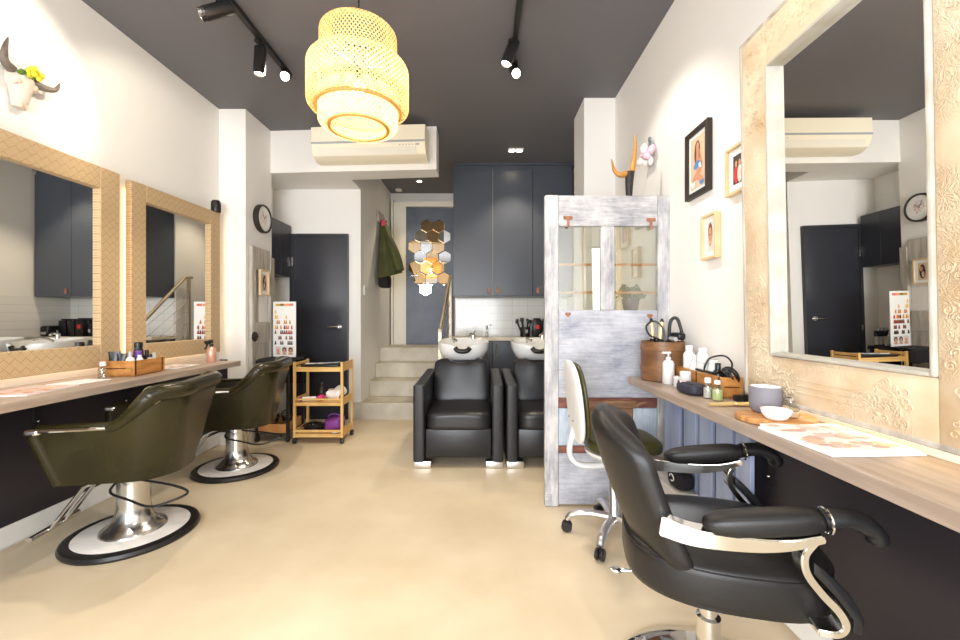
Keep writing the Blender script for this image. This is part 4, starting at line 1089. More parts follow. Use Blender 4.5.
# bamboo trolley
bx0, bx1, by0, by1 = -1.70, -1.27, 3.72, 4.00
org = ((bx0 + bx1) / 2, (by0 + by1) / 2, 0)
t = thing('bamboo_trolley', 'bamboo trolley on casters with three open shelves by the black door', 'trolley', org)
P = 0.011
for x in (bx0, bx1):
    for y in (by0, by1):
        po = MB(org).bb(x - P, x + P, y - P, y + P, 0.055, 0.742, 0.002, 1).build('post', M['bamboo'], t, smooth=False)
        c = MB(org); c.lathe([(0, -0.013), (0.024, -0.013), (0.027, 0), (0.024, 0.013), (0, 0.013)], (x, y, 0.0275), 18, Matrix.Rotation(PI / 2, 4, 'Y')); c.bb(x - 0.008, x + 0.008, y - 0.008, y + 0.008, 0.03, 0.054); c.build('caster', M['rubber'], po)
for z, rr in ((0.68, (0.655, 0.735)), (0.36, (0.345, 0.415)), (0.075, (0.06, 0.13))):
    sh = MB(org); sh.bb(bx0 + P, bx1 - P, by0 - 0.006, by1 + 0.006, z, z + 0.012, 0.002, 1); so = sh.build('shelf', M['bamboo'], t, smooth=False)
    for x in (bx0, bx1):
        for z0, z1 in ((rr[0], rr[0] + 0.045), (rr[1] - 0.025, rr[1])):
            MB(org).bb(x - 0.006, x + 0.006, by0 + P, by1 - P, z0, z1, 0.002, 1).build('side_rail', M['bamboo'], so, smooth=False)
    f = MB(org); f.bb(bx0 + P, bx1 - P, by0 - 0.005, by0 + 0.005, rr[0], z - 0.001); 
    if z < 0.6: f.bb(bx0 + P, bx1 - P, by0 - 0.006, by0 + 0.006, z + 0.035, z + 0.05)
    f.build('front_rail', M['bamboo'], so, smooth=False)
# load of the trolley
t = thing('tool_mat', 'flat black tray with tools on top of the bamboo trolley', 'tray', (-1.49, 3.86, 0.693))
MB().bb(-0.17, 0.17, -0.11, 0.11, 0, 0.018, 0.004).build('tray', M['blackplastic'], t)
for k in range(3):
    MB().box((-0.08 + 0.07 * k, -0.02 + 0.03 * k, 0.0235), (0.16, 0.02, 0.008), (0, 0, 0.3 + 0.2 * k), 0.002).build('comb', M['acgrey'] if k else M['cream'], t)
zz = 0.3735
cl = MB(); cl.sbox((0, 0, 0.05), (0.155, 0.13, 0.10), 2.6, 14, warp=lambda v: v + Vector((0.018 * math.sin(31 * v.y + 40 * v.z), 0.016 * math.sin(37 * v.x + 2), 0.018 * math.sin(33 * v.x + 29 * v.y))))
zmin = min(v.co.z for v in cl.bm.verts); bmesh.ops.translate(cl.bm, vec=(0, 0, -zmin), verts=cl.bm.verts)
tag(cl.build('cloth', M['whitecloth'], ang=80), 'crumpled white cloth on the middle shelf of the bamboo trolley', 'cloth').location = (-1.365, 3.86, zz)
t = thing('spray_bottle', 'dark bottle at the back of the middle bamboo shelf', 'bottle', (-1.545, 3.95, zz))
MB().lathe([(0, 0), (0.03, 0), (0.03, 0.08), (0.012, 0.105), (0.012, 0.13), (0, 0.13)], n=20).build('body', M['blackframe'], t)
MB().bb(-0.035, 0.012, -0.01, 0.01, 0.1305, 0.15, 0.004).build('nozzle', M['blackplastic'], t)
t = thing('product_tube', 'white tube with pink end lying on the middle bamboo shelf', 'tube', (-1.59, 3.79, zz))
MB().tube([(-0.06, -0.02, 0.022), (0.05, 0.02, 0.022)], 0.02, 14).build('tube', M['whiteplastic'], t); MB().tube([(-0.062, -0.0206, 0.022), (-0.085, -0.029, 0.022)], 0.021, 14).build('cap', M['purple'], t)
t = thing('hair_brush', 'bright pink brush lying on the middle bamboo shelf', 'brush', (-1.495, 3.81, zz), math.radians(90))
MB().sbox((0, 0, 0.028), (0.11, 0.05, 0.05), 3).build('head', M['pink'], t); MB().tube([(0.05, 0, 0.025), (0.10, -0.05, 0.02)], 0.01).build('handle', M['printgrey'], t)
t = thing('product_box', 'small grey box in the middle of the bamboo trolley', 'box', (-1.445, 3.95, zz))
MB().bb(-0.03, 0.03, -0.025, 0.025, 0, 0.075, 0.002).build('carton', M['label_grey'], t); MB().bb(-0.03, 0.03, -0.025, 0.025, 0.0755, 0.085, 0.002).build('lid', M['printbeige'], t)
zz = 0.0885
t = thing('bag', 'purple bag on the bottom shelf of the bamboo trolley', 'bag', (-1.385, 3.865, zz))
MB().sbox((0, 0, 0.065), (0.165, 0.18, 0.13), 3.4, 10, warp=lambda v: v + Vector((0, 0, 0.008 * math.sin(30 * v.x)))).build('body', M['purple'], t)
MB().tube(bez([(-0.06, -0.02, 0.125), (-0.03, -0.02, 0.15), (0.03, -0.02, 0.15), (0.06, -0.02, 0.125)], 6), 0.007).build('handle', M['purplecap'], t)
c = MB()
for j in range(9):
    rr = random.uniform(0.05, 0.085); cx, cy = random.uniform(-0.03, 0.03), random.uniform(-0.02, 0.02)
    c.tube([(cx + rr * 1.1 * math.cos(2 * PI * q / 20), cy + rr * 0.9 * math.sin(2 * PI * q / 20), 0.008 + 0.006 * j + 0.005 * math.sin(q * 1.1 + j)) for q in range(20)], 0.007, 6, closed=True)
zmin = min(v.co.z for v in c.bm.verts); bmesh.ops.translate(c.bm, vec=(0, 0, -zmin), verts=c.bm.verts)
tag(c.build('cable', M['blackplastic']), 'heap of black cable on the bottom shelf of the bamboo trolley', 'cable').location = (-1.575, 3.86, zz)
t = thing('product_tube', 'pale grey tube lying behind the cable on the bottom bamboo shelf', 'tube', (-1.52, 3.977, zz)); MB().tube([(-0.06, 0, 0.022), (0.05, 0, 0.022)], 0.02, 14).build('tube', M['printgrey'], t); MB().tube([(0.051, 0, 0.022), (0.08, 0, 0.022)], 0.017, 14).build('cap', M['whiteplastic'], t)
cl = MB(); cl.sbox((0, 0, 0.014), (0.06, 0.036, 0.028), 2.6, 8); tag(cl.build('tissue', M['printgrey']), 'small pale tissue beside the purple bag on the bottom shelf', 'tissue').location = (-1.345, 3.748, zz)

# ---------------------------------------------------------------- wash chairs
def wash_chair(x, label, blabel):
    t = thing('wash_chair', label, 'wash chair', (x, 3.09, 0), 0, 'black shampoo chairs')
    W = 0.685; aw = 0.088
    for s in (-1, 1):
        xc = s * (W / 2 - aw / 2)
        b = MB(); b.prism([(0.0, 0.055), (0.0, 0.635), (0.78, 0.665), (0.78, 0.055)], xc - aw / 2, xc + aw / 2, 'yz', 0.018, 3)
        b.build('arm', M['soft_leather'], t)
        xo = s * (W / 2 - 0.004); ft = MB(); ft.bb(min(xo, xo - s * 0.13), max(xo, xo - s * 0.13), 0.02, 0.10, 0.001, 0.053, 0.003); ft.build('foot', M['alu'], t)
        ft = MB(); ft.bb(xc - 0.04, xc + 0.04, 0.66, 0.74, 0.001, 0.053, 0.003); ft.build('foot', M['alu'], t)
    iw = W - 2 * aw - 0.004
    MB().bb(-iw / 2, iw / 2, 0.02, 0.62, 0.08, 0.30, 0.015).build('front_panel', M['soft_leather'], t)
    MB().sbox((0, 0.31, 0.352), (iw, 0.62, 0.14), 7, 12, warp=lambda v: v + Vector((0, 0, 0.012 * (1 - (v.x / 0.22) ** 2) if v.z > 0 else 0))).build('seat_cushion', M['soft_leather'], t)
    def bw(v):
        v = v.copy(); f = (v.z + 0.19) / 0.38
        if v.z > 0.12 and abs(v.x) < 0.13: v.z -= 0.045 * math.cos(v.x / 0.13 * PI / 2) ** 0.8 * (v.z - 0.12) / 0.07
        v.y += -0.012 * math.sin(9 * v.x + 1) * f * (1 if v.y < 0 else 0) + 0.01 * math.sin(24 * v.x) * max(0, f - 0.4) * (1 if v.y < 0 else 0)
        return v
    MB().sbox((0, 0.60, 0.575), (iw - 0.004, 0.17, 0.40), 7, 14, (math.radians(-14), 0, 0), bw).build('back_cushion', M['soft_leather'], t)
    # pedestal behind and ceramic basin
    MB().bb(-0.17, 0.17, 0.795, 1.0, 0.001, 0.70, 0.02).build('pedestal', M['soft_leather'], t)
    bs = MB(); rows_ = []
    def sect(sx, sy, z, cy=0.0): return [(sx * math.copysign(abs(math.cos(a)) ** 0.7, math.cos(a)), cy + sy * math.copysign(abs(math.sin(a)) ** 0.7, math.sin(a)), z) for a in [2 * PI * k / 40 for k in range(40)]]
    def dip(r_, amt):
        o = []
        for (xx, yy, zz) in r_:
            d = amt * math.exp(-(xx / 0.075) ** 2) if yy < -0.05 else 0
            o.append((xx, yy, zz - d))
        return o
    rows_ = [sect(0.15, 0.17, -0.155, 0.02), sect(0.205, 0.23, -0.135), sect(0.24, 0.26, -0.06), dip(sect(0.245, 0.27, 0.0), 0.055), dip(sect(0.24, 0.265, 0.012), 0.055), dip(sect(0.218, 0.24, 0.006), 0.055), dip(sect(0.20, 0.22, -0.04), 0.03), sect(0.15, 0.17, -0.11), sect(0.03, 0.03, -0.125)]
    bs.grid(rows_, closed_u=True, caps=True)
    bmesh.ops.rotate(bs.bm, cent=(0, 0, 0), matrix=Matrix.Rotation(math.radians(4), 3, 'X'), verts=bs.bm.verts)
    bmesh.ops.translate(bs.bm, vec=(0, 0.94, 0.905), verts=bs.bm.verts)
    bo = bs.build('basin', M['ceramic'], t, ang=60)
    n = MB(); n.tube(bez([(-0.068, 0.672, 0.868), (-0.045, 0.665, 0.842), (0, 0.66, 0.834), (0.045, 0.665, 0.842), (0.068, 0.672, 0.868)], 5), 0.022, 12); n.build('neck_rest', M['rubber'], bo)
    f = MB(); f.lathe([(0, 0), (0.022, 0), (0.02, 0.05), (0, 0.055)], (0.09, 1.10, 0.926), 18); f.tube(bez([(0.09, 1.10, 0.966), (0.07, 1.04, 0.98), (0.05, 0.99, 0.965)], 5), 0.011); f.tube([(0.09, 1.10, 0.98), (0.11, 1.11, 1.01)], 0.007); f.build('mixer_tap', M['chrome'], bo)
    hs = MB(); hs.tube(bez([(-0.09, 0.90, 0.91), (-0.10, 0.80, 0.945), (-0.06, 0.74, 0.93)], 6), 0.012); hs.build('hand_shower', M['steel'], bo)
    return t
wash_chair(-0.179, 'black leather wash chair with white basin, nearest the concrete steps', '')
wash_chair(0.527, 'black leather wash chair with white basin, half hidden by the whitewashed door', '')

# ---------------------------------------------------------------- whitewashed old door standing as a divider
YD = 2.48; k_ = YD / FPX
def dx(u): return (u - 482) * k_
def dz(v): return CAM_Z + (317 - v) * k_
org = (dx(608), YD + 0.02, 0)
t = thing('room_divider', 'whitewashed old door with two glass panes standing as a divider', 'door', org)
T = 0.042
def dpart(name, u0, u1, v0, v1, m, y0=0.0, y1=T, bev=0.004, par=None):
    return MB(org).bb(dx(u0), dx(u1), YD + y0, YD + y1, dz(v1), dz(v0), bev, 1).build(name, m, par or t, smooth=False)
dpart('stile', 545, 558.6, 195, 506.8, M['paintv'])
dpart('stile', 658.2, 670.0, 195.5, 506.8, M['paintv'])
dpart('top_rail', 558.7, 658.1, 195.3, 226, M['painth'], 0.003)
dpart('mullion', 601, 615, 226.1, 310, M['paintv'], 0.004, 0.036)
dpart('panel', 558.7, 658.1, 310.2, 398, M['paintpanel'], 0.004, 0.036)
dpart('worn_rail', 558.7, 658.1, 398.3, 408.5, M['redbrown'], 0.012, 0.036)
dpart('panel', 558.7, 591, 408.7, 446.5, M['paintblue'], 0.014, 0.032); dpart('panel', 634.5, 658.1, 408.7, 446.5, M['paintblue'], 0.014, 0.032)
dpart('panel', 591.2, 634.3, 408.7, 446.5, M['brownbox'], 0.018, 0.03)
dpart('worn_rail', 558.7, 658.1, 446.8, 453.5, M['redbrown'], 0.008, 0.036)
dpart('panel', 558.7, 658.1, 453.8, 505, M['paintpanel'], 0.006, 0.036)
lb = MB(org); lb.bb(dx(589), dx(636), YD - 0.016, YD + 0.011, dz(408), dz(400.5), 0.006); lb.tube(bez([(dx(636), YD - 0.002, dz(407)), (dx(639), YD - 0.005, dz(404)), (dx(646), YD - 0.006, dz(402.5))], 5), 0.010, 10); lb.bb(dx(588), dx(592), YD - 0.010, YD + 0.011, dz(430), dz(408.5)); 
lb.build('ledge', M['brownbox'], t)
for (u0, u1) in ((559, 600.8), (615.2, 658)):
    p = MB(org).bb(dx(u0), dx(u1), YD + 0.018, YD + 0.021, dz(309.8), dz(226.3)).build('pane', M['pane'], t, smooth=False)
    for v in (264, 292): MB(org).bb(dx(u0), dx(u1), YD + 0.0215, YD + 0.034, dz(v + 1.4), dz(v - 1.0)).build('glazing_bar', M['cratewood'], p, smooth=False)
MB(org).bb(dx(612), dx(656), YD + 0.043, YD + 0.16, dz(314.5), dz(312.5)).build('rear_ledge', M['paintv'], t, smooth=False)
for u, v in ((568, 219.5), (651, 221.5)):
    hk = MB(org); hk.bb(dx(u - 4.5), dx(u + 4.5), YD - 0.004, YD + 0.002, dz(v - 0), dz(v - 3.5), 0.003); hk.bb(dx(u - 1.3), dx(u + 1.3), YD - 0.005, YD - 0.0, dz(v + 8), dz(v + 0.2), 0.002)
    for s in (-3.3, 3.3): hk.sphere((dx(u + s), YD - 0.004, dz(v - 1.8)), 0.006, n=8)
    hk.build('hinge', M['rust'], t)
for u, v in ((568, 314.5), (650, 316)):
    hp = [(dx(u) + 0.0011 * 16 * math.sin(a) ** 3, dz(v) + 0.0011 * (13 * math.cos(a) - 5 * math.cos(2 * a) - 2 * math.cos(3 * a) - math.cos(4 * a))) for a in [2 * PI * k / 24 for k in range(24)]]
    MB(org).prism(hp, YD - 0.002, YD + 0.0035, 'xz').build('heart', M['rust'], t, smooth=False)
MB(org).bb(dx(545.3), dx(552), YD - 0.002, YD + 0.001, dz(505), dz(494), 0.001).build('corner_plate', M['painth'], t, smooth=False)
# plant standing on the ledge behind the right pane
pc = Vector((dx(637), YD + 0.105, dz(312.4)))
t = thing('potted_plant', 'bushy plant in a dark basket seen through the right glass pane', 'plant', pc)
MB().lathe([(0, 0), (0.04, 0), (0.054, 0.085), (0.05, 0.085), (0.038, 0.01), (0, 0.01)], n=20).build('basket', M['blackframe'], t)
lf = MB()
for k in range(170):
    a = random.uniform(0, 2 * PI); e = random.uniform(0.0, 1.4); r = random.uniform(0.02, 0.068)
    c = Vector((r * 1.25 * math.cos(a) * math.cos(e * 0.8), r * 0.75 * math.sin(a) * math.cos(e * 0.8), 0.092 + r * 1.2 * math.sin(e)))
    lf.sphere(c, 0.016, (1, 0.3, 0.7), 6, (random.uniform(-1, 1), random.uniform(-1, 1), a))
lf.build('leaves', M['plantgreen'], t)
# horns on top of the door
hb = Vector((dx(630.3), YD + 0.02, dz(194.9)))
t = thing('horn_ornament', 'pair of amber horns on a black base standing on the whitewashed door', 'ornament', hb)
b = MB(); b.tube([(0, 0, 0), (0, 0, 0.05), (0.004, 0, 0.145)], 0.025, 16, radii=[0.019, 0.022, 0.028]); b.build('base', M['hornblack'], t)
P = bez([(0.018, 0, 0.145), (0.030, 0, 0.22), (0.038, 0, 0.30), (0.036, 0, 0.375)], 8); n = len(P)
MB().tube(P, 0.02, 12, radii=[0.017 * (1 - k / (n - 1)) ** 0.6 + 0.0015 for k in range(n)]).build('horn', M['horn'], t)
P = bez([(-0.014, 0, 0.135), (-0.055, 0, 0.128), (-0.09, 0, 0.155), (-0.108, 0, 0.225)], 8)
n = len(P); MB().tube(P, 0.02, 12, radii=[0.018 * (1 - k / (n - 1)) ** 0.6 + 0.0015 for k in range(n)]).build('horn', M['horn'], t)

# ================================================================== RIGHT SIDE
# big carved mirror, leaning a little
org = (XR - 0.001, 1.23, 0.85)
t = thing('carved_mirror', 'large mirror in a limed carved wooden frame on the right wall', 'mirror', org)
Yo0, Yo1, Zt = 0.79, 1.625, 1.371
Yi0, Yi1, zi0, zi1 = 0.94, 1.482, 0.162, 1.212
XF = -0.085    # front of the frame from the wall
f = MB((0, 1.23, 0))
def fb(y0, y1, z0, z1, x0=XF, x1=-0.022, bev=0.006): f.bb(x0, x1, y0, y1, z0, z1, bev, 2)
fb(Yo0, Yi0, 0, Zt); fb(Yi1, Yo1, 0, Zt); fb(Yi0 - 0.001, Yi1 + 0.001, 0, zi0); fb(Yi0 - 0.001, Yi1 + 0.001, zi1, Zt)
fo = f.build('frame', M['carved'], t, ang=35)
tr = MB((0, 1.23, 0))
for (y0, y1, z0, z1) in ((Yo0 - 0.004, Yo0 + 0.012, -0.002, Zt + 0.002), (Yo1 - 0.012, Yo1 + 0.004, -0.002, Zt + 0.002), (Yo0, Yo1, Zt - 0.012, Zt + 0.004), (Yo0, Yo1, -0.004, 0.012)):
    tr.bb(XF - 0.004, -0.015, y0, y1, z0, z1, 0.004, 1)
tr.build('outer_edge', M['driftwood'], fo, smooth=False)
M['limed'] = mat('limed_edge', S(190, 188, 180), 0.55, col2=S(176, 168, 154), nscale=12)
it = MB((0, 1.23, 0)); w_ = 0.012
for (y0, y1, z0, z1) in ((Yi0, Yi0 + w_, zi0, zi1), (Yi1 - w_, Yi1, zi0, zi1), (Yi0 + w_, Yi1 - w_, zi0, zi0 + w_), (Yi0 + w_, Yi1 - w_, zi1 - w_, zi1)):
    it.bb(XF - 0.008, -0.022, y0, y1, z0, z1, 0.006, 2)
it.build('inner_edge', M['limed'], fo)
# carved scrolls in relief
cv = MB((0, 1.23, 0))
def scroll(cy, cz, r, a0, turns, sg=1):
    pts = []
    for k in range(18):
        q = k / 17; a = a0 + sg * turns * 2 * PI * q; rr = r * (1 - 0.8 * q)
        pts.append((XF - 0.001, cy + rr * math.cos(a), cz + rr * math.sin(a)))
    cv.tube(pts, 0.003, 6, radii=[0.0024 - 0.0010 * k / 17 for k in range(18)])
rs = random.Random(3)
def patch(y0, y1, z0, z1, n):
    for k in range(n):
        scroll(rs.uniform(y0, y1), rs.uniform(z0, z1), rs.uniform(0.006, 0.013), rs.uniform(0, 6.28), rs.uniform(0.8, 1.5), rs.choice((-1, 1)))
patch(1.00, 1.10, 0.03, 0.135, 46); patch(1.38, 1.58, 0.03, 0.135, 60); patch(0.81, 0.92, 0.02, 0.42, 80); patch(1.505, 1.60, 0.15, 0.45, 46); patch(1.505, 1.60, 1.0, 1.33, 50); patch(1.22, 1.5, 1.25, 1.34, 44); patch(0.81, 0.92, 0.9, 1.3, 60)
for z in (0.055, 0.075, 0.095):
    cv.tube([(XF - 0.001, 1.12, z), (XF - 0.001, 1.36, z)], 0.0022, 6)
cv.build('carving', M['carved'], fo)
MB((0, 1.23, 0)).bb(-0.06, -0.054, Yi0 + w_ * 0.5, Yi1 - w_ * 0.5, zi0 + w_ * 0.5, zi1 - w_ * 0.5).build('glass', M['mirror'], t, smooth=False)
l = MB((0, 1.23, 0))
l.bb(-0.058, -0.038, Yo0 + 0.03, Yo1 - 0.03, -0.0125, -0.0045); l.bb(-0.012, -0.004, Yo1 - 0.04, Yo1 - 0.028, 0.03, Zt - 0.04)
l.build('led_strip', M['led'], t, smooth=False)
t.rotation_euler = (0, math.radians(-1.0), 0)
t.location.x -= 0.004

# framed pictures on the right wall
def art_woman(a, x, hw, hh):
    a.mi = 0; rect(a, x, -hw, hw, -hh, hh)
    def e(mi, cy, cz, ry, rz, k, rot=0): a.mi = mi; ell(a, x + 0.0004 * k, cy * hw, cz * hh, ry * hw, rz * hh, 16, rot)
    e(2, -0.05, 0.35, 0.42, 0.5, 1); e(1, -0.05, 0.1, 0.36, 0.42, 2); e(1, 0.0, 0.58, 0.2, 0.19, 3); e(2, -0.28, 0.35, 0.12, 0.38, 4); e(2, 0.26, 0.38, 0.1, 0.3, 4)
    e(3, -0.1, -0.1, 0.45, 0.14, 5, 0.3); e(4, 0.45, -0.18, 0.3, 0.1, 6, -0.4)
    e(1, -0.1, -0.5, 0.75, 0.13, 7, 0.5); e(1, 0.2, -0.62, 0.7, 0.12, 8, -0.45); e(4, -0.6, -0.75, 0.3, 0.2, 6); e(3, 0.6, -0.85, 0.3, 0.1, 6); e(1, 0.45, 0.1, 0.1, 0.4, 6, 0.25)
    return [M['printbeige'], M['skin'], M['hair'], M['printblue'], M['paper']]
def art_group(a, x, hw, hh):
    a.mi = 0; rect(a, x, -hw, hw, -hh, hh)
    for k, (cy, mi, hc) in enumerate(((-0.6, 2, 3), (-0.15, 3, 1), (0.3, 2, 3), (0.7, 4, 1))):
        a.mi = mi; ell(a, x + 0.0005 * (k + 1), cy * hw, -0.35 * hh, 0.28 * hw, 0.62 * hh); a.mi = 1; ell(a, x + 0.0005 * (k + 1) + 0.0002, cy * hw, 0.4 * hh, 0.15 * hw, 0.22 * hh)
    return [M['printdark'], M['skin'], M['printred'], M['printgrey'], M['printblue']]
def art_face(a, x, hw, hh):
    a.mi = 0; rect(a, x, -hw, hw, -hh, hh)
    a.mi = 2; ell(a, x + 0.0004, 0, 0.25 * hh, 0.72 * hw, 0.7 * hh); a.mi = 1; ell(a, x + 0.0008, 0, -0.02 * hh, 0.58 * hw, 0.68 * hh); 
    a.mi = 3
    for s in (-1, 1): ell(a, x + 0.0012, s * 0.25 * hw, 0.12 * hh, 0.13 * hw, 0.05 * hh)
    a.mi = 4; ell(a, x + 0.0012, 0, -0.38 * hh, 0.2 * hw, 0.06 * hh); a.mi = 2; ell(a, x + 0.0012, 0, -0.12 * hh, 0.07 * hw, 0.1 * hh)
    return [M['printgrey'], M['skin'], M['hair'], M['printdark'], M['printpink']]
XW = XR - 0.001
picture('framed_picture', 'black framed picture of a seated woman with long brown hair', (XW, 2.133, 1.957), 0.228, 0.356, -1, M['blackframe'], 0.026, 0.018, art_woman, 0.026)
picture('framed_picture', 'small wood framed colour photo partly behind the carved mirror', (XW, 1.775, 1.80), 0.20, 0.215, -1, M['palewood'], 0.014, 0.03, art_group, 0.028)
picture('framed_picture', 'small wood framed face portrait below the black framed picture', (XW, 2.012, 1.545), 0.13, 0.222, -1, M['palewood'], 0.013, 0.026, art_face, 0.030)

# magnolia wall flower
fc = Vector((XR - 0.001, 2.70, 2.235))
t = thing('wall_flower', 'white and pink flower ornament with grey stem on the right wall', 'ornament', fc)
pt = MB(); rp = random.Random(5)
for k in range(9):
    a = k * 2 * PI / 9 + 0.2; rr = 0.045 if k % 2 else 0.055
    pt.mi = 1 if k in (3, 4, 5) else 0
    pt.sphere((-0.035 - 0.018 * (k % 3), rr * math.cos(a), rr * 0.75 * math.sin(a) - 0.02), 0.036, (0.55, 1, 0.7), 12, (a, 0, rp.uniform(-0.4, 0.4)))
pt.mi = 0; pt.sphere((-0.05, 0.0, -0.03), 0.03, (0.7, 1, 0.8)); pt.mi = 1; pt.sphere((-0.078, 0.01, -0.02), 0.014)
pt.build('petals', [M['petal'], M['petalpink']], t)
s = MB(); s.tube(bez([(-0.03, 0.0, 0.02), (-0.035, -0.01, 0.06), (-0.025, 0.015, 0.10)], 6), 0.010, 10); s.sphere((-0.04, -0.02, 0.075), 0.016, (0.6, 1.4, 0.7), 10, (0.7, 0, 0)); s.build('stem', M['label_grey'], t)
MB().cyl((-0.03, 0.0, -0.01), (-0.001, 0, -0.01), 0.012).build('wall_pin', M['steel'], t)

# ---------------------------------------------------------------- things on the right counter
Z0 = SH + 0.001
t = thing('wooden_drum', 'round dark bent-wood box full of styling irons beside the whitewashed door', 'box', (1.005, 2.285, Z0))
MB().lathe([(0, 0), (0.108, 0), (0.113, 0.004), (0.113, 0.215), (0.106, 0.215), (0.104, 0.012), (0, 0.012)], n=40).build('wall', M['drumwood'], t)
for z in (0.05, 0.165): MB().lathe([(0.1133, z), (0.1165, z + 0.002), (0.1165, z + 0.028), (0.1133, z + 0.03)], n=40).build('hoop', M['drumwood'], t)
# irons standing in the drum
for k, (dx_, dy_, tx_, ty_, lb) in enumerate(((-0.05, -0.03, 0.05, 0.03, 'curling iron with gold barrel leaning in the bent-wood box'), (-0.02, 0.04, -0.03, -0.01, 'second curling iron with gold barrel behind the first one'))):
    b0 = Vector((1.005 + dx_, 2.285 + dy_, Z0 + 0.014))
    t = thing('curling_iron', lb, 'curling iron', b0, 0, 'styling irons in the bent-wood box')
    d = Vector((tx_, ty_, 0.33)).normalized()
    MB().tube([(0, 0, 0.006), d * 0.215], 0.016, 12).build('handle', M['blackplastic'], t)
    MB().tube([d * 0.216, d * 0.31], 0.0135, 12).build('barrel', M['gold'], t)
    MB().tube([d * 0.311, d * 0.33], 0.012, 12, radii=[0.012, 0.006]).build('tip', M['blackplastic'], t)
cb = MB()
cb.tube(bez([(0.98, 2.21, Z0 + 0.22), (0.92, 2.25, Z0 + 0.25), (0.915, 2.28, Z0 + 0.30), (0.96, 2.28, Z0 + 0.325), (1.0, 2.26, Z0 + 0.28), (1.0, 2.25, Z0 + 0.19)], 8), 0.005, 8)
tag(cb.build('cable', M['blackplastic'], loc=(0.98, 2.25, Z0 + 0.19)), 'thin black cable looping out on the left of the bent-wood box', 'cable')
t = thing('hair_straightener', 'black hair straightener arching out of the bent-wood box', 'hair straightener', (1.04, 2.28, Z0 + 0.09))
MB().tube(bez([(0, 0, 0), (-0.005, -0.01, 0.13), (0.0, -0.02, 0.235), (0.03, -0.03, 0.25), (0.05, -0.04, 0.18), (0.05, -0.05, 0.13)], 8), 0.009, 10).build('body', M['blackplastic'], t)
MB().sbox((0.03, -0.04, 0.155), (0.05, 0.10, 0.04), 4).build('head', M['blackplastic'], t)
MB().tube([(0.0, -0.08, 0.14), (0.0, -0.02, 0.14)], 0.012).build('clamp', M['acgrey'], t)

t = thing('pump_bottle', 'white pump bottle standing in front of the bent-wood box', 'bottle', (0.975, 2.145, Z0))
MB().lathe([(0, 0), (0.027, 0), (0.029, 0.004), (0.029, 0.105), (0.022, 0.12), (0.012, 0.125), (0, 0.125)], n=26).build('body', M['whiteplastic'], t)
pm = MB(); pm.cyl((0, 0, 0.1255), (0, 0, 0.14), 0.013); pm.cyl((0, 0, 0.14), (0, 0, 0.158), 0.005); pm.bb(-0.034, 0.012, -0.008, 0.008, 0.157, 0.168, 0.003); pm.build('pump', M['whiteplastic'], t)
bottle('cream_jar', 'short white jar between pump bottle and white canister', 'jar', (0.983, 2.055, Z0), 0.021, 0.038, M['whiteplastic'], M['whiteplastic'], 0.014, 0.022, 0.004)
bottle('canister', 'plain white canister beside the short white jar', 'canister', (0.985, 1.985, Z0), 0.026, 0.068, M['whiteplastic'], M['whiteplastic'], 0.018, 0.026, 0.003)

# long honey crate on the right counter
yc, Ly, Lx, Hc = 1.957, 0.415, 0.092, 0.09
org = (1.069, yc, Z0)
t = thing('wooden_crate', 'long honey wooden crate of bottles against the right wall', 'crate', org)
for x in (-Lx / 2 + 0.006, Lx / 2 - 0.006): MB().bb(x - 0.006, x + 0.006, -Ly / 2, Ly / 2, 0.008, Hc, 0.002, 1).build('side_board', M['cratewood'], t, smooth=False)
for y in (-Ly / 2 + 0.006, Ly / 2 - 0.006):
    for z0, z1 in ((0.008, 0.046), (0.05, Hc)): MB().bb(-Lx / 2 + 0.012, Lx / 2 - 0.012, y - 0.006, y + 0.006, z0, z1, 0.002, 1).build('end_board', M['cratewood'], t, smooth=False)
MB().bb(-Lx / 2 + 0.012, Lx / 2 - 0.012, -Ly / 2 + 0.012, Ly / 2 - 0.012, 0, 0.008).build('bottom', M['cratewood'], t, smooth=False)
for y in (-Ly / 2 + 0.02, 0.0): MB().bb(-Lx / 2 - 0.0015, -Lx / 2, y - 0.004, y + 0.004, 0.008, Hc).build('strap', M['blackmetal'], t, smooth=False)
zc = Z0 + 0.009
wb = M['whiteplastic']
bottle('shampoo_bottle', 'tall white bottle at the far end of the long crate', 'bottle', (1.069, 2.115, zc), 0.029, 0.165, wb, wb, 0.03, 0.018)
t = bottle('shampoo_bottle', 'white bottle with sloping neck, second from the far end of the crate', 'bottle', (1.064, 2.052, zc), 0.026, 0.115, wb, None, shoulder=0.05)
MB().lathe([(0, 0.1155), (0.012, 0.1155), (0.009, 0.15), (0, 0.155)], n=16).build('nozzle', wb, t)
bottle('shampoo_bottle', 'tall rounded white bottle at the back of the long crate', 'bottle', (1.075, 1.998, zc), 0.026, 0.17, wb, wb, 0.02, 0.02)
t = bottle('pump_bottle', 'short white pump bottle in the middle of the long crate', 'bottle', (1.062, 1.945, zc), 0.0235, 0.095, wb, None)
pm = MB(); pm.cyl((0, 0, 0.0955), (0, 0, 0.12), 0.008); pm.bb(-0.028, 0.012, -0.008, 0.008, 0.12, 0.131, 0.003); pm.build('pump', wb, t)
bottle('shampoo_bottle', 'wide white bottle next to the black labelled bottle', 'bottle', (1.072, 1.895, zc), 0.025, 0.125, wb, wb, 0.015, 0.02)
bottle('product_bottle', 'black bottle with grey label in the long crate', 'bottle', (1.062, 1.846, zc), 0.022, 0.105, M['bottleblack'], M['bottleblack'], 0.028, 0.012, lab=M['label_grey'])
cb = MB(); cb.tube(bez([(1.045, 1.93, Z0 + 0.10), (1.04, 1.905, Z0 + 0.13), (1.06, 1.90, Z0 + 0.16), (1.085, 1.84, Z0 + 0.175), (1.09, 1.79, Z0 + 0.15), (1.075, 1.77, Z0 + 0.11)], 8), 0.004, 8)
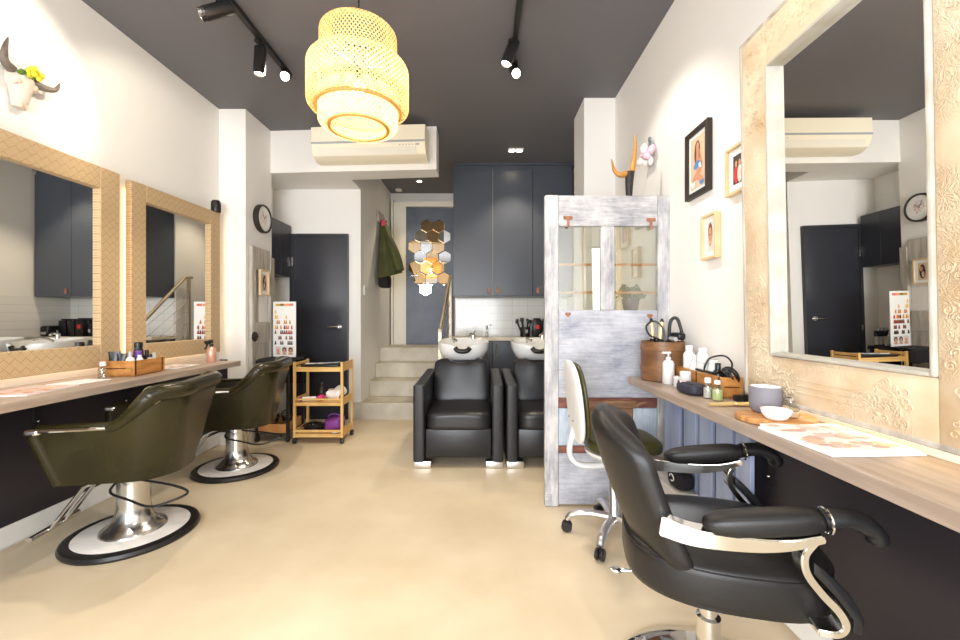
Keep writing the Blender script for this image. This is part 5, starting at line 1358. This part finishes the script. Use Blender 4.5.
cb.tube(bez([(1.03, 1.97, Z0 + 0.098), (1.035, 1.93, Z0 + 0.096), (1.032, 1.89, Z0 + 0.098), (1.035, 1.85, Z0 + 0.097), (1.05, 1.82, Z0 + 0.10)], 6), 0.006, 8)
tag(cb.build('cable', M['blackplastic'], loc=(1.05, 1.88, Z0 + 0.097)), 'black cable looping behind the black labelled bottle', 'cable')
c = MB()
for j in range(8):
    rr = 0.022 + 0.002 * j; ty = Euler((random.uniform(-0.3, 0.3), 1.1 + random.uniform(-0.3, 0.3), 0)).to_matrix()
    c.tube([ty @ Vector((rr * math.cos(2 * PI * q / 20), 1.35 * rr * math.sin(2 * PI * q / 20), 0)) + Vector((-0.012 + 0.004 * j, 0, 0)) for q in range(20)], 0.0045, 6, closed=True)
zmin = min(v.co.z for v in c.bm.verts); bmesh.ops.translate(c.bm, vec=(0, 0, -zmin), verts=c.bm.verts)
tag(c.build('cable', M['blackplastic']), 'tight bundle of black cable at the near end of the long crate', 'cable').location = (1.07, 1.79, Z0 + 0.055)

t = thing('toiletry_pouch', 'dark navy zipped pouch in front of the long crate', 'pouch', (0.952, 1.865, Z0), math.radians(8))
MB().sbox((0, 0, 0.026), (0.085, 0.135, 0.052), 4, 8).build('body', M['darkbag'], t)
MB().tube([(-0.030, -0.055, 0.050), (-0.03, 0.055, 0.050)], 0.003, 6).build('zip', M['blackmetal'], t)
MB().sbox((-0.02, 0.03, 0.050), (0.03, 0.016, 0.008), 4, 4).build('pull_tab', M['printpink'], t)
t = bottle('glass_bottle', 'small clear bottle with white cap before the crate end', 'bottle', (0.972, 1.765, Z0), 0.018, 0.066, M['thinglass'], M['whiteplastic'], 0.022, 0.013)
MB().lathe([(0, 0.003), (0.0165, 0.003), (0.0165, 0.045), (0, 0.045)], n=18).build('contents', M['printgrey'], t)
t = bottle('glass_bottle', 'small green bottle with pale cap before the crate end', 'bottle', (0.985, 1.715, Z0), 0.021, 0.068, M['thingreen'], M['petal'], 0.016, 0.012)
MB().lathe([(0, 0.003), (0.0195, 0.003), (0.0195, 0.046), (0, 0.046)], n=18).build('contents', M['greenliquid'], t)
t = thing('hairbrush', 'gold handled hairbrush with dark bristles on the right counter', 'hairbrush', (0.98, 1.605, Z0), math.radians(6))
h = MB(); h.tube(bez([(-0.10, 0.0, 0.009), (-0.05, 0, 0.008), (0.0, 0, 0.010), (0.02, 0, 0.010)], 6), 0.008, 12, radii=[0.007] * 6 + [0.0085] * 8 + [0.008] * 5); h.sbox((0.06, 0, 0.010), (0.11, 0.03, 0.018), 4, 6); h.build('handle', M['gold'], t)
br = MB()
for i in range(10):
    for j in range(4): br.cyl((0.015 + 0.0098 * i, -0.01 + 0.0066 * j, 0.0185), (0.013 + 0.0102 * i, -0.013 + 0.0086 * j, 0.043), 0.0022, n=5)
b_ = br.build('bristles', M['blackplastic'], t); b_['kind'] = 'stuff'

t = thing('serving_board', 'oval olive wood board carrying the grey cup and white bowl', 'board', (0.985, 1.372, Z0), math.radians(-6))
MB().prism([((0.118 + 0.004 * math.sin(3 * a)) * math.cos(a), 0.096 * math.sin(a) + 0.004 * math.cos(2 * a)) for a in [2 * PI * k / 48 for k in range(48)]], 0, 0.019, 'xy', 0.004, 2).build('board', M['olivewood'], t)
zb_ = Z0 + 0.0195
t = thing('grey_cup', 'matte grey ceramic cup with white inside on the wood board', 'cup', (0.985, 1.425, zb_))
MB().lathe([(0, 0), (0.036, 0), (0.045, 0.010), (0.0495, 0.03), (0.049, 0.086), (0.046, 0.089)], n=40).build('body', M['greycup'], t)
MB().lathe([(0.046, 0.0891), (0.0445, 0.087), (0.0445, 0.03), (0.03, 0.014), (0, 0.014)], n=40).build('inside', M['ceramic'], t)
t = thing('ribbed_bowl', 'small white ribbed bowl in front of the grey cup', 'bowl', (0.945, 1.318, zb_))
n = 48; rows_ = []
for r, z in ((0.02, 0), (0.028, 0.004), (0.037, 0.018), (0.0425, 0.034)):
    rows_.append([(r * (1 + 0.035 * math.cos(24 * 2 * PI * k / 96) * (1 if z > 0.003 else 0)) * math.cos(2 * PI * k / 96), r * (1 + 0.035 * math.cos(24 * 2 * PI * k / 96) * (1 if z > 0.003 else 0)) * math.sin(2 * PI * k / 96), z) for k in range(96)])
for r, z in ((0.040, 0.034), (0.034, 0.018), (0.024, 0.008), (0.004, 0.007)): rows_.append([(r * math.cos(2 * PI * k / 96), r * math.sin(2 * PI * k / 96), z) for k in range(96)])
MB().grid(rows_, closed_u=True, caps=True).build('bowl', M['pinkwhite'], t)
t = thing('glass_jar', 'clear glass jar with chrome stopper behind the white bowl', 'jar', (1.015, 1.350, zb_))
MB().lathe([(0, 0), (0.022, 0), (0.027, 0.01), (0.025, 0.03), (0.013, 0.046), (0.012, 0.056), (0, 0.056)], n=28).build('jar', M['thinglass'], t)
MB().lathe([(0, 0.003), (0.021, 0.003), (0.024, 0.010), (0.023, 0.020), (0, 0.020)], n=24).build('contents', M['printbeige'], t)
MB().lathe([(0, 0.0565), (0.013, 0.0565), (0.014, 0.063), (0.008, 0.068), (0, 0.068)], n=20).build('stopper', M['chrome'], t)
def art_cover(a, z, hw, hl):
    rg = random.Random(11)
    a.mi = 2; a.poly([(-hw, -hl, z), (hw, -hl, z), (hw, hl, z), (-hw, hl, z)])
    for k in range(60):
        a.mi = (k % 5)
        cx, cy = rg.uniform(-0.85, 0.75) * hw, rg.uniform(-0.85, 0.85) * hl; r1, r2, ro = rg.uniform(0.08, 0.26) * hw, rg.uniform(0.05, 0.14) * hl, rg.uniform(0, 3)
        a.poly([(max(-hw, min(hw, cx + r1 * math.cos(2 * PI * j / 12 + ro))), max(-hl, min(hl, cy + r2 * math.sin(2 * PI * j / 12 + ro))), z + 0.00006 + k * 0.00002) for j in range(12)])
    return [M['printpink'], M['printbeige'], M['paper'], M['printgrey'], mat('print_dusty_rose', S(206, 168, 156), 0.6)]
magazine('magazine', 'white bottom magazine of the pile on the right counter', (0.99, 1.155, Z0), math.radians(2), 0.245, 0.26, 0.007, M['paper'])
magazine('magazine', 'magazine with pinkish printed cover on top of the right counter pile', (0.988, 1.158, Z0 + 0.0075), math.radians(-1), 0.235, 0.255, 0.007, M['paper'], art_cover)

# ---------------------------------------------------------------- under the right counter
t = thing('slatted_screen', 'pale blue grey slatted boards standing under the right counter', 'screen', (1.07, 2.0, 0))
for y0, y1 in ((1.575, 1.676), (1.694, 1.82), (1.846, 1.962), (1.99, 2.118), (2.155, 2.343)):
    MB((1.07, 2.0, 0)).bb(1.06, 1.078, y0 + 0.045, y1 + 0.04, 0.125, 0.752, 0.002, 1).build('slat', M['slat'], t, smooth=False)
for z in (0.18, 0.69):
    MB((1.07, 2.0, 0)).bb(1.079, 1.10, 1.62, 2.38, z - 0.035, z + 0.035).build('cross_batten', M['slat'], t, smooth=False)
MB((1.07, 2.0, 0)).bb(1.06, 1.10, 1.62, 2.383, 0.001, 0.12).build('plinth', M['slat'], t, smooth=False)
t = thing('storage_crate', 'low white wooden crate under the counter beside the slats', 'crate', (0.96, 2.20, 0))
MB((0.96, 2.2, 0)).bb(0.962, 1.052, 2.0, 2.30, 0.001, 0.26, 0.003, 1).build('box', M['white_box'], t, smooth=False)
MB((0.96, 2.2, 0)).bb(0.957, 1.056, 1.995, 2.305, 0.261, 0.285, 0.003, 1).build('lid', M['white_box'], t, smooth=False)
t = thing('folded_towel', 'folded black towel with white mark on the low white crate', 'towel', (1.008, 2.08, 0.286))
MB().sbox((0, 0, 0.045), (0.095, 0.14, 0.09), 3.5, 8).build('fold', M['towel'], t)
mk = MB(); mk.tube([(-0.051, -0.01 + 0.022 * math.cos(a), 0.055 + 0.016 * math.sin(a)) for a in [k * 0.5 for k in range(11)]], 0.0028, 6); mk.build('white_mark', M['paper'], t)

# ---------------------------------------------------------------- white swivel stool with olive seat
SX, SY = 0.69, 2.14
t = thing('swivel_stool', 'white swivel stool with olive seat and chrome star base', 'stool', (SX, SY, 0))
for k in range(5):
    a = math.radians(165 + 72 * k); ca, sa = math.cos(a), math.sin(a)
    lg = MB(); lg.tube(bez([(0.02 * ca, 0.02 * sa, 0.105), (0.12 * ca, 0.12 * sa, 0.112), (0.21 * ca, 0.21 * sa, 0.098), (0.243 * ca, 0.243 * sa, 0.066)], 6), 0.02, 14, radii=[0.024 - 0.006 * j / 18 for j in range(19)], flat=(0.8, 1.0)); lo = lg.build('leg', M['alu'], t)
    c = MB()
    w0 = Vector((0.243 * ca, 0.243 * sa, 0.029))
    for s in (-1, 1):
        mx = Matrix.Translation(w0 + Vector((-sa, ca, 0)) * 0.013 * s) @ Matrix.Rotation(a, 4, 'Z') @ Matrix.Rotation(PI / 2, 4, 'X')
        c.lathe([(0, -0.009), (0.024, -0.009), (0.028, -0.005), (0.028, 0.005), (0.024, 0.009), (0, 0.009)], (0, 0, 0), 18, mx)
    c.cyl(w0, w0 + Vector((0, 0, 0.036)), 0.007, n=10)
    c.build('caster', M['rubber'], lo)
MB().lathe([(0, 0.085), (0.03, 0.085), (0.032, 0.12), (0.026, 0.13), (0.026, 0.30), (0.018, 0.31), (0.018, 0.40), (0, 0.40)], n=24).build('column', M['alu'], t)
MB().bb(-0.07, 0.07, -0.09, 0.09, 0.40, 0.425, 0.006).build('seat_plate', M['whiteplastic'], t)
MB().lathe([(0, 0.4255), (0.15, 0.4255), (0.178, 0.447), (0.18, 0.462), (0, 0.462)], (0.03, 0, 0), 36).build('seat_pan', M['whiteplastic'], t)
MB().sbox((0.03, 0, 0.502), (0.37, 0.34, 0.08), 4.0, 10).build('seat', M['olive'], t)
jb = MB(); jb.tube(bez([(0.04, 0, 0.392), (-0.10, 0, 0.375), (-0.19, 0, 0.385), (-0.232, 0, 0.44), (-0.222, 0, 0.52), (-0.20, 0, 0.60)], 8), 0.021, 14, flat=(0.7, 1.2)); jb.build('back_support', M['whiteplastic'], t)
# back: moulded white shell with olive pad
def back_shape(v, off): return v
def backsurf(x0, th, grow):
    b = MB(); rows_ = []
    b.sbox((0, 0, 0), (th, 0.33 + grow, 0.42 + grow), 3.4, 10, warp=lambda v: Vector((v.x + 0.35 * (v.y ** 2) - 0.10 * (v.z) ** 2 * (1 if v.z > 0 else 0.3), v.y * (1 - 0.22 * max(0, v.z) / 0.21), v.z)))
    bmesh.ops.rotate(b.bm, cent=(0, 0, 0), matrix=Matrix.Rotation(math.radians(-5), 3, 'Y'), verts=b.bm.verts)
    bmesh.ops.translate(b.bm, vec=(x0, 0, 0.715), verts=b.bm.verts)
    return b
backsurf(-0.215, 0.035, 0.0).build('back_shell', M['whiteplastic'], t)
backsurf(-0.186, 0.035, -0.02).build('back_pad', M['olive'], t)
sc_ = MB()
for z, y in ((0.80, -0.06), (0.80, 0.06), (0.62, -0.05), (0.62, 0.05)): sc_.sphere((-0.231 - 0.05 * (z - 0.715), y, z), 0.006, (0.6, 1, 1), 8)
sc_.build('screw', M['steel'], t)

# ---------------------------------------------------------------- black styling chair in the foreground
t = thing('styling_chair', 'black leather styling chair with chrome arms facing the carved mirror', 'chair', (0.69, 1.25, 0), math.radians(-14))
BL = M['black_leather']
MB().lathe([(0, 0.001), (0.268, 0.001), (0.27, 0.006), (0.262, 0.014), (0.20, 0.030), (0.10, 0.046), (0.05, 0.055), (0, 0.056)], n=64).build('base', M['chrome'], t)
MB().lathe([(0, 0.056), (0.042, 0.056), (0.04, 0.075), (0.034, 0.08), (0.034, 0.24), (0.024, 0.245), (0.024, 0.345), (0, 0.345)], n=32).build('column', M['chrome'], t)
mc = MB(); mc.bb(-0.10, 0.10, -0.07, 0.07, 0.346, 0.392, 0.006); mc.bb(-0.05, 0.05, -0.05, 0.05, 0.30, 0.3455, 0.004); mc.build('mechanism', M['acgrey'], t)
lv = MB(); lv.tube(bez([(-0.05, 0.03, 0.33), (-0.16, 0.04, 0.325), (-0.26, 0.05, 0.31)], 6), 0.007); lv.sphere((-0.265, 0.05, 0.31), 0.014, (1.6, 1, 0.7)); lv.build('pump_lever', M['chrome'], t)
# seat: D shaped, rounded at the back
sp_ = []
for k in range(56):
    a = 2 * PI * k / 56; c_, s_ = math.cos(a), math.sin(a); e = 0.62 if c_ > 0 else 0.85
    sp_.append((0.015 + 0.262 * math.copysign(abs(c_) ** e, c_), 0.235 * math.copysign(abs(s_) ** 0.7, s_)))
rows_ = []
for sc0, z in ((0.93, 0.394), (0.985, 0.402), (1.0, 0.42), (1.0, 0.485), (0.985, 0.503), (0.95, 0.512), (0.80, 0.523), (0.5, 0.53), (0.12, 0.532)):
    rows_.append([(0.015 + (x - 0.015) * sc0, y * sc0, z) for x, y in sp_])
so = MB().grid(rows_, closed_u=True, caps=True).build('seat', BL, t, ang=50)
MB().tube([(0.015 + (x - 0.015) * 0.992, y * 0.992, 0.500) for x, y in sp_], 0.0022, 6, closed=True).build('seam', M['blackplastic'], so)
# back: curved pad, leaning
rows_ = []; NB = 26
def bsec(z):
    f = (z - 0.455) / 0.405
    hw = 0.225 * (1 - 0.05 * f) * (1 - max(0, (f - 0.72) / 0.28) ** 2.6 * 0.72) * (1 - max(0, (0.12 - f) / 0.12) ** 2 * 0.25)
    xc = -0.172 - 0.140 * f - 0.012 * math.sin(PI * f); th = 0.047 * (1 - max(0, (f - 0.85) / 0.15) ** 2 * 0.6) * (0.8 + 0.2 * min(1, f / 0.2))
    o = []
    for k in range(36):
        a = 2 * PI * k / 36
        y = hw * math.copysign(abs(math.sin(a)) ** 0.6, math.sin(a)); x = th * math.copysign(abs(math.cos(a)) ** 0.5, math.cos(a))
        o.append((xc + x + 0.085 * (y / 0.225) ** 2, y, z))
    return o
zs = [0.455, 0.458] + [0.465 + 0.385 * k / 20 for k in range(21)] + [0.857, 0.860]
MB().grid([bsec(z) for z in zs], closed_u=True, caps=True).build('backrest', BL, t, ang=60)
MB().bb(-0.20, -0.155, -0.05, 0.05, 0.395, 0.47, 0.006).build('back_bracket', M['blackmetal'], t)
MB().bb(-0.20, 0.06, -0.035, 0.035, 0.3925, 0.3995).build('back_rail', M['blackmetal'], t, smooth=False)
# arms
def arm(s):
    y = s * 0.255; first = set(bpy.data.objects)
    # flat chrome bar: from the backrest forward, then a ribbon curving down to the seat front
    up = bez([(-0.20, y - s * 0.02, 0.616), (-0.12, y, 0.606), (0.0, y, 0.606), (0.08, y, 0.618), (0.145, y, 0.642)], 6)
    def strip(pts, wa, wb_, ths, name, m):
        b = MB(); rr = []
        P_ = [Vector(p) for p in pts]
        for i, p in enumerate(P_):
            tg = (P_[min(i + 1, len(P_) - 1)] - P_[max(i - 1, 0)]).normalized(); up_ = Vector((0, 1, 0)).cross(tg).normalized()
            q = i / (len(P_) - 1); w2 = (wa + (wb_ - wa) * q) / 2; th = ths[0] + (ths[1] - ths[0]) * q
            rr.append([p + Vector((0, w2, 0)) + up_ * th / 2, p + Vector((0, -w2, 0)) + up_ * th / 2, p + Vector((0, -w2, 0)) - up_ * th / 2, p + Vector((0, w2, 0)) - up_ * th / 2])
        b.grid(rr, closed_u=True, caps=True)
        bmesh.ops.bevel(b.bm, geom=[e for e in b.bm.edges if e.calc_face_angle(0) > 0.8], offset=0.003, segments=2, affect='EDGES')
        return b.build(name, m, t, ang=40)
    strip(up, 0.040, 0.06, (0.050, 0.018), 'arm_bar', M['chrome'])
    leg = bez([(0.128, y, 0.630), (0.108, y, 0.595), (0.112, y, 0.555), (0.142, y, 0.512), (0.176, y, 0.475), (0.188, y, 0.445), (0.172, y, 0.425), (0.135, y - s * 0.006, 0.42)], 6)
    lo = strip(leg, 0.05, 0.05, (0.016, 0.016), 'arm_support', M['chrome'])
    pd = MB(); pd.sbox((0.03, y, 0.655), (0.27, 0.072, 0.058), 3.0, 10, (0, math.radians(-9), 0)); pd.build('arm_pad', BL, t)
    g = bez([(0.15, y, 0.676), (0.19, y, 0.684), (0.225, y, 0.680), (0.25, y, 0.664), (0.258, y, 0.648)], 6)
    gp = MB(); gp.tube(g, 0.03, 14, radii=[0.032 - 0.006 * k / (len(g) - 1) for k in range(len(g))], flat=(0.72, 0.95)); gp.sphere(g[-1], 0.025, (0.9, 0.95, 0.9)); gp.build('arm_grip', M['blackplastic'], t)
    ring = MB(); ring.tube([(0.158, y + 0.034 * math.cos(2 * PI * k / 20), 0.674 + 0.027 * math.sin(2 * PI * k / 20)) for k in range(20)], 0.0035, 6, closed=True); ring.build('arm_ring', M['chrome'], t)
    cv_ = MB(); cv_.prism([(0.125, 0.585), (0.152, 0.565), (0.20, 0.515), (0.226, 0.465), (0.218, 0.428), (0.200, 0.432), (0.202, 0.462), (0.166, 0.512), (0.124, 0.556)], y - 0.022, y + 0.022, 'xz', 0.006); cv_.build('support_cover', M['blackplastic'], t)
    for o_ in set(bpy.data.objects) - first:
        for v_ in o_.data.vertices: v_.co.x += 0.022
arm(-1); arm(1)
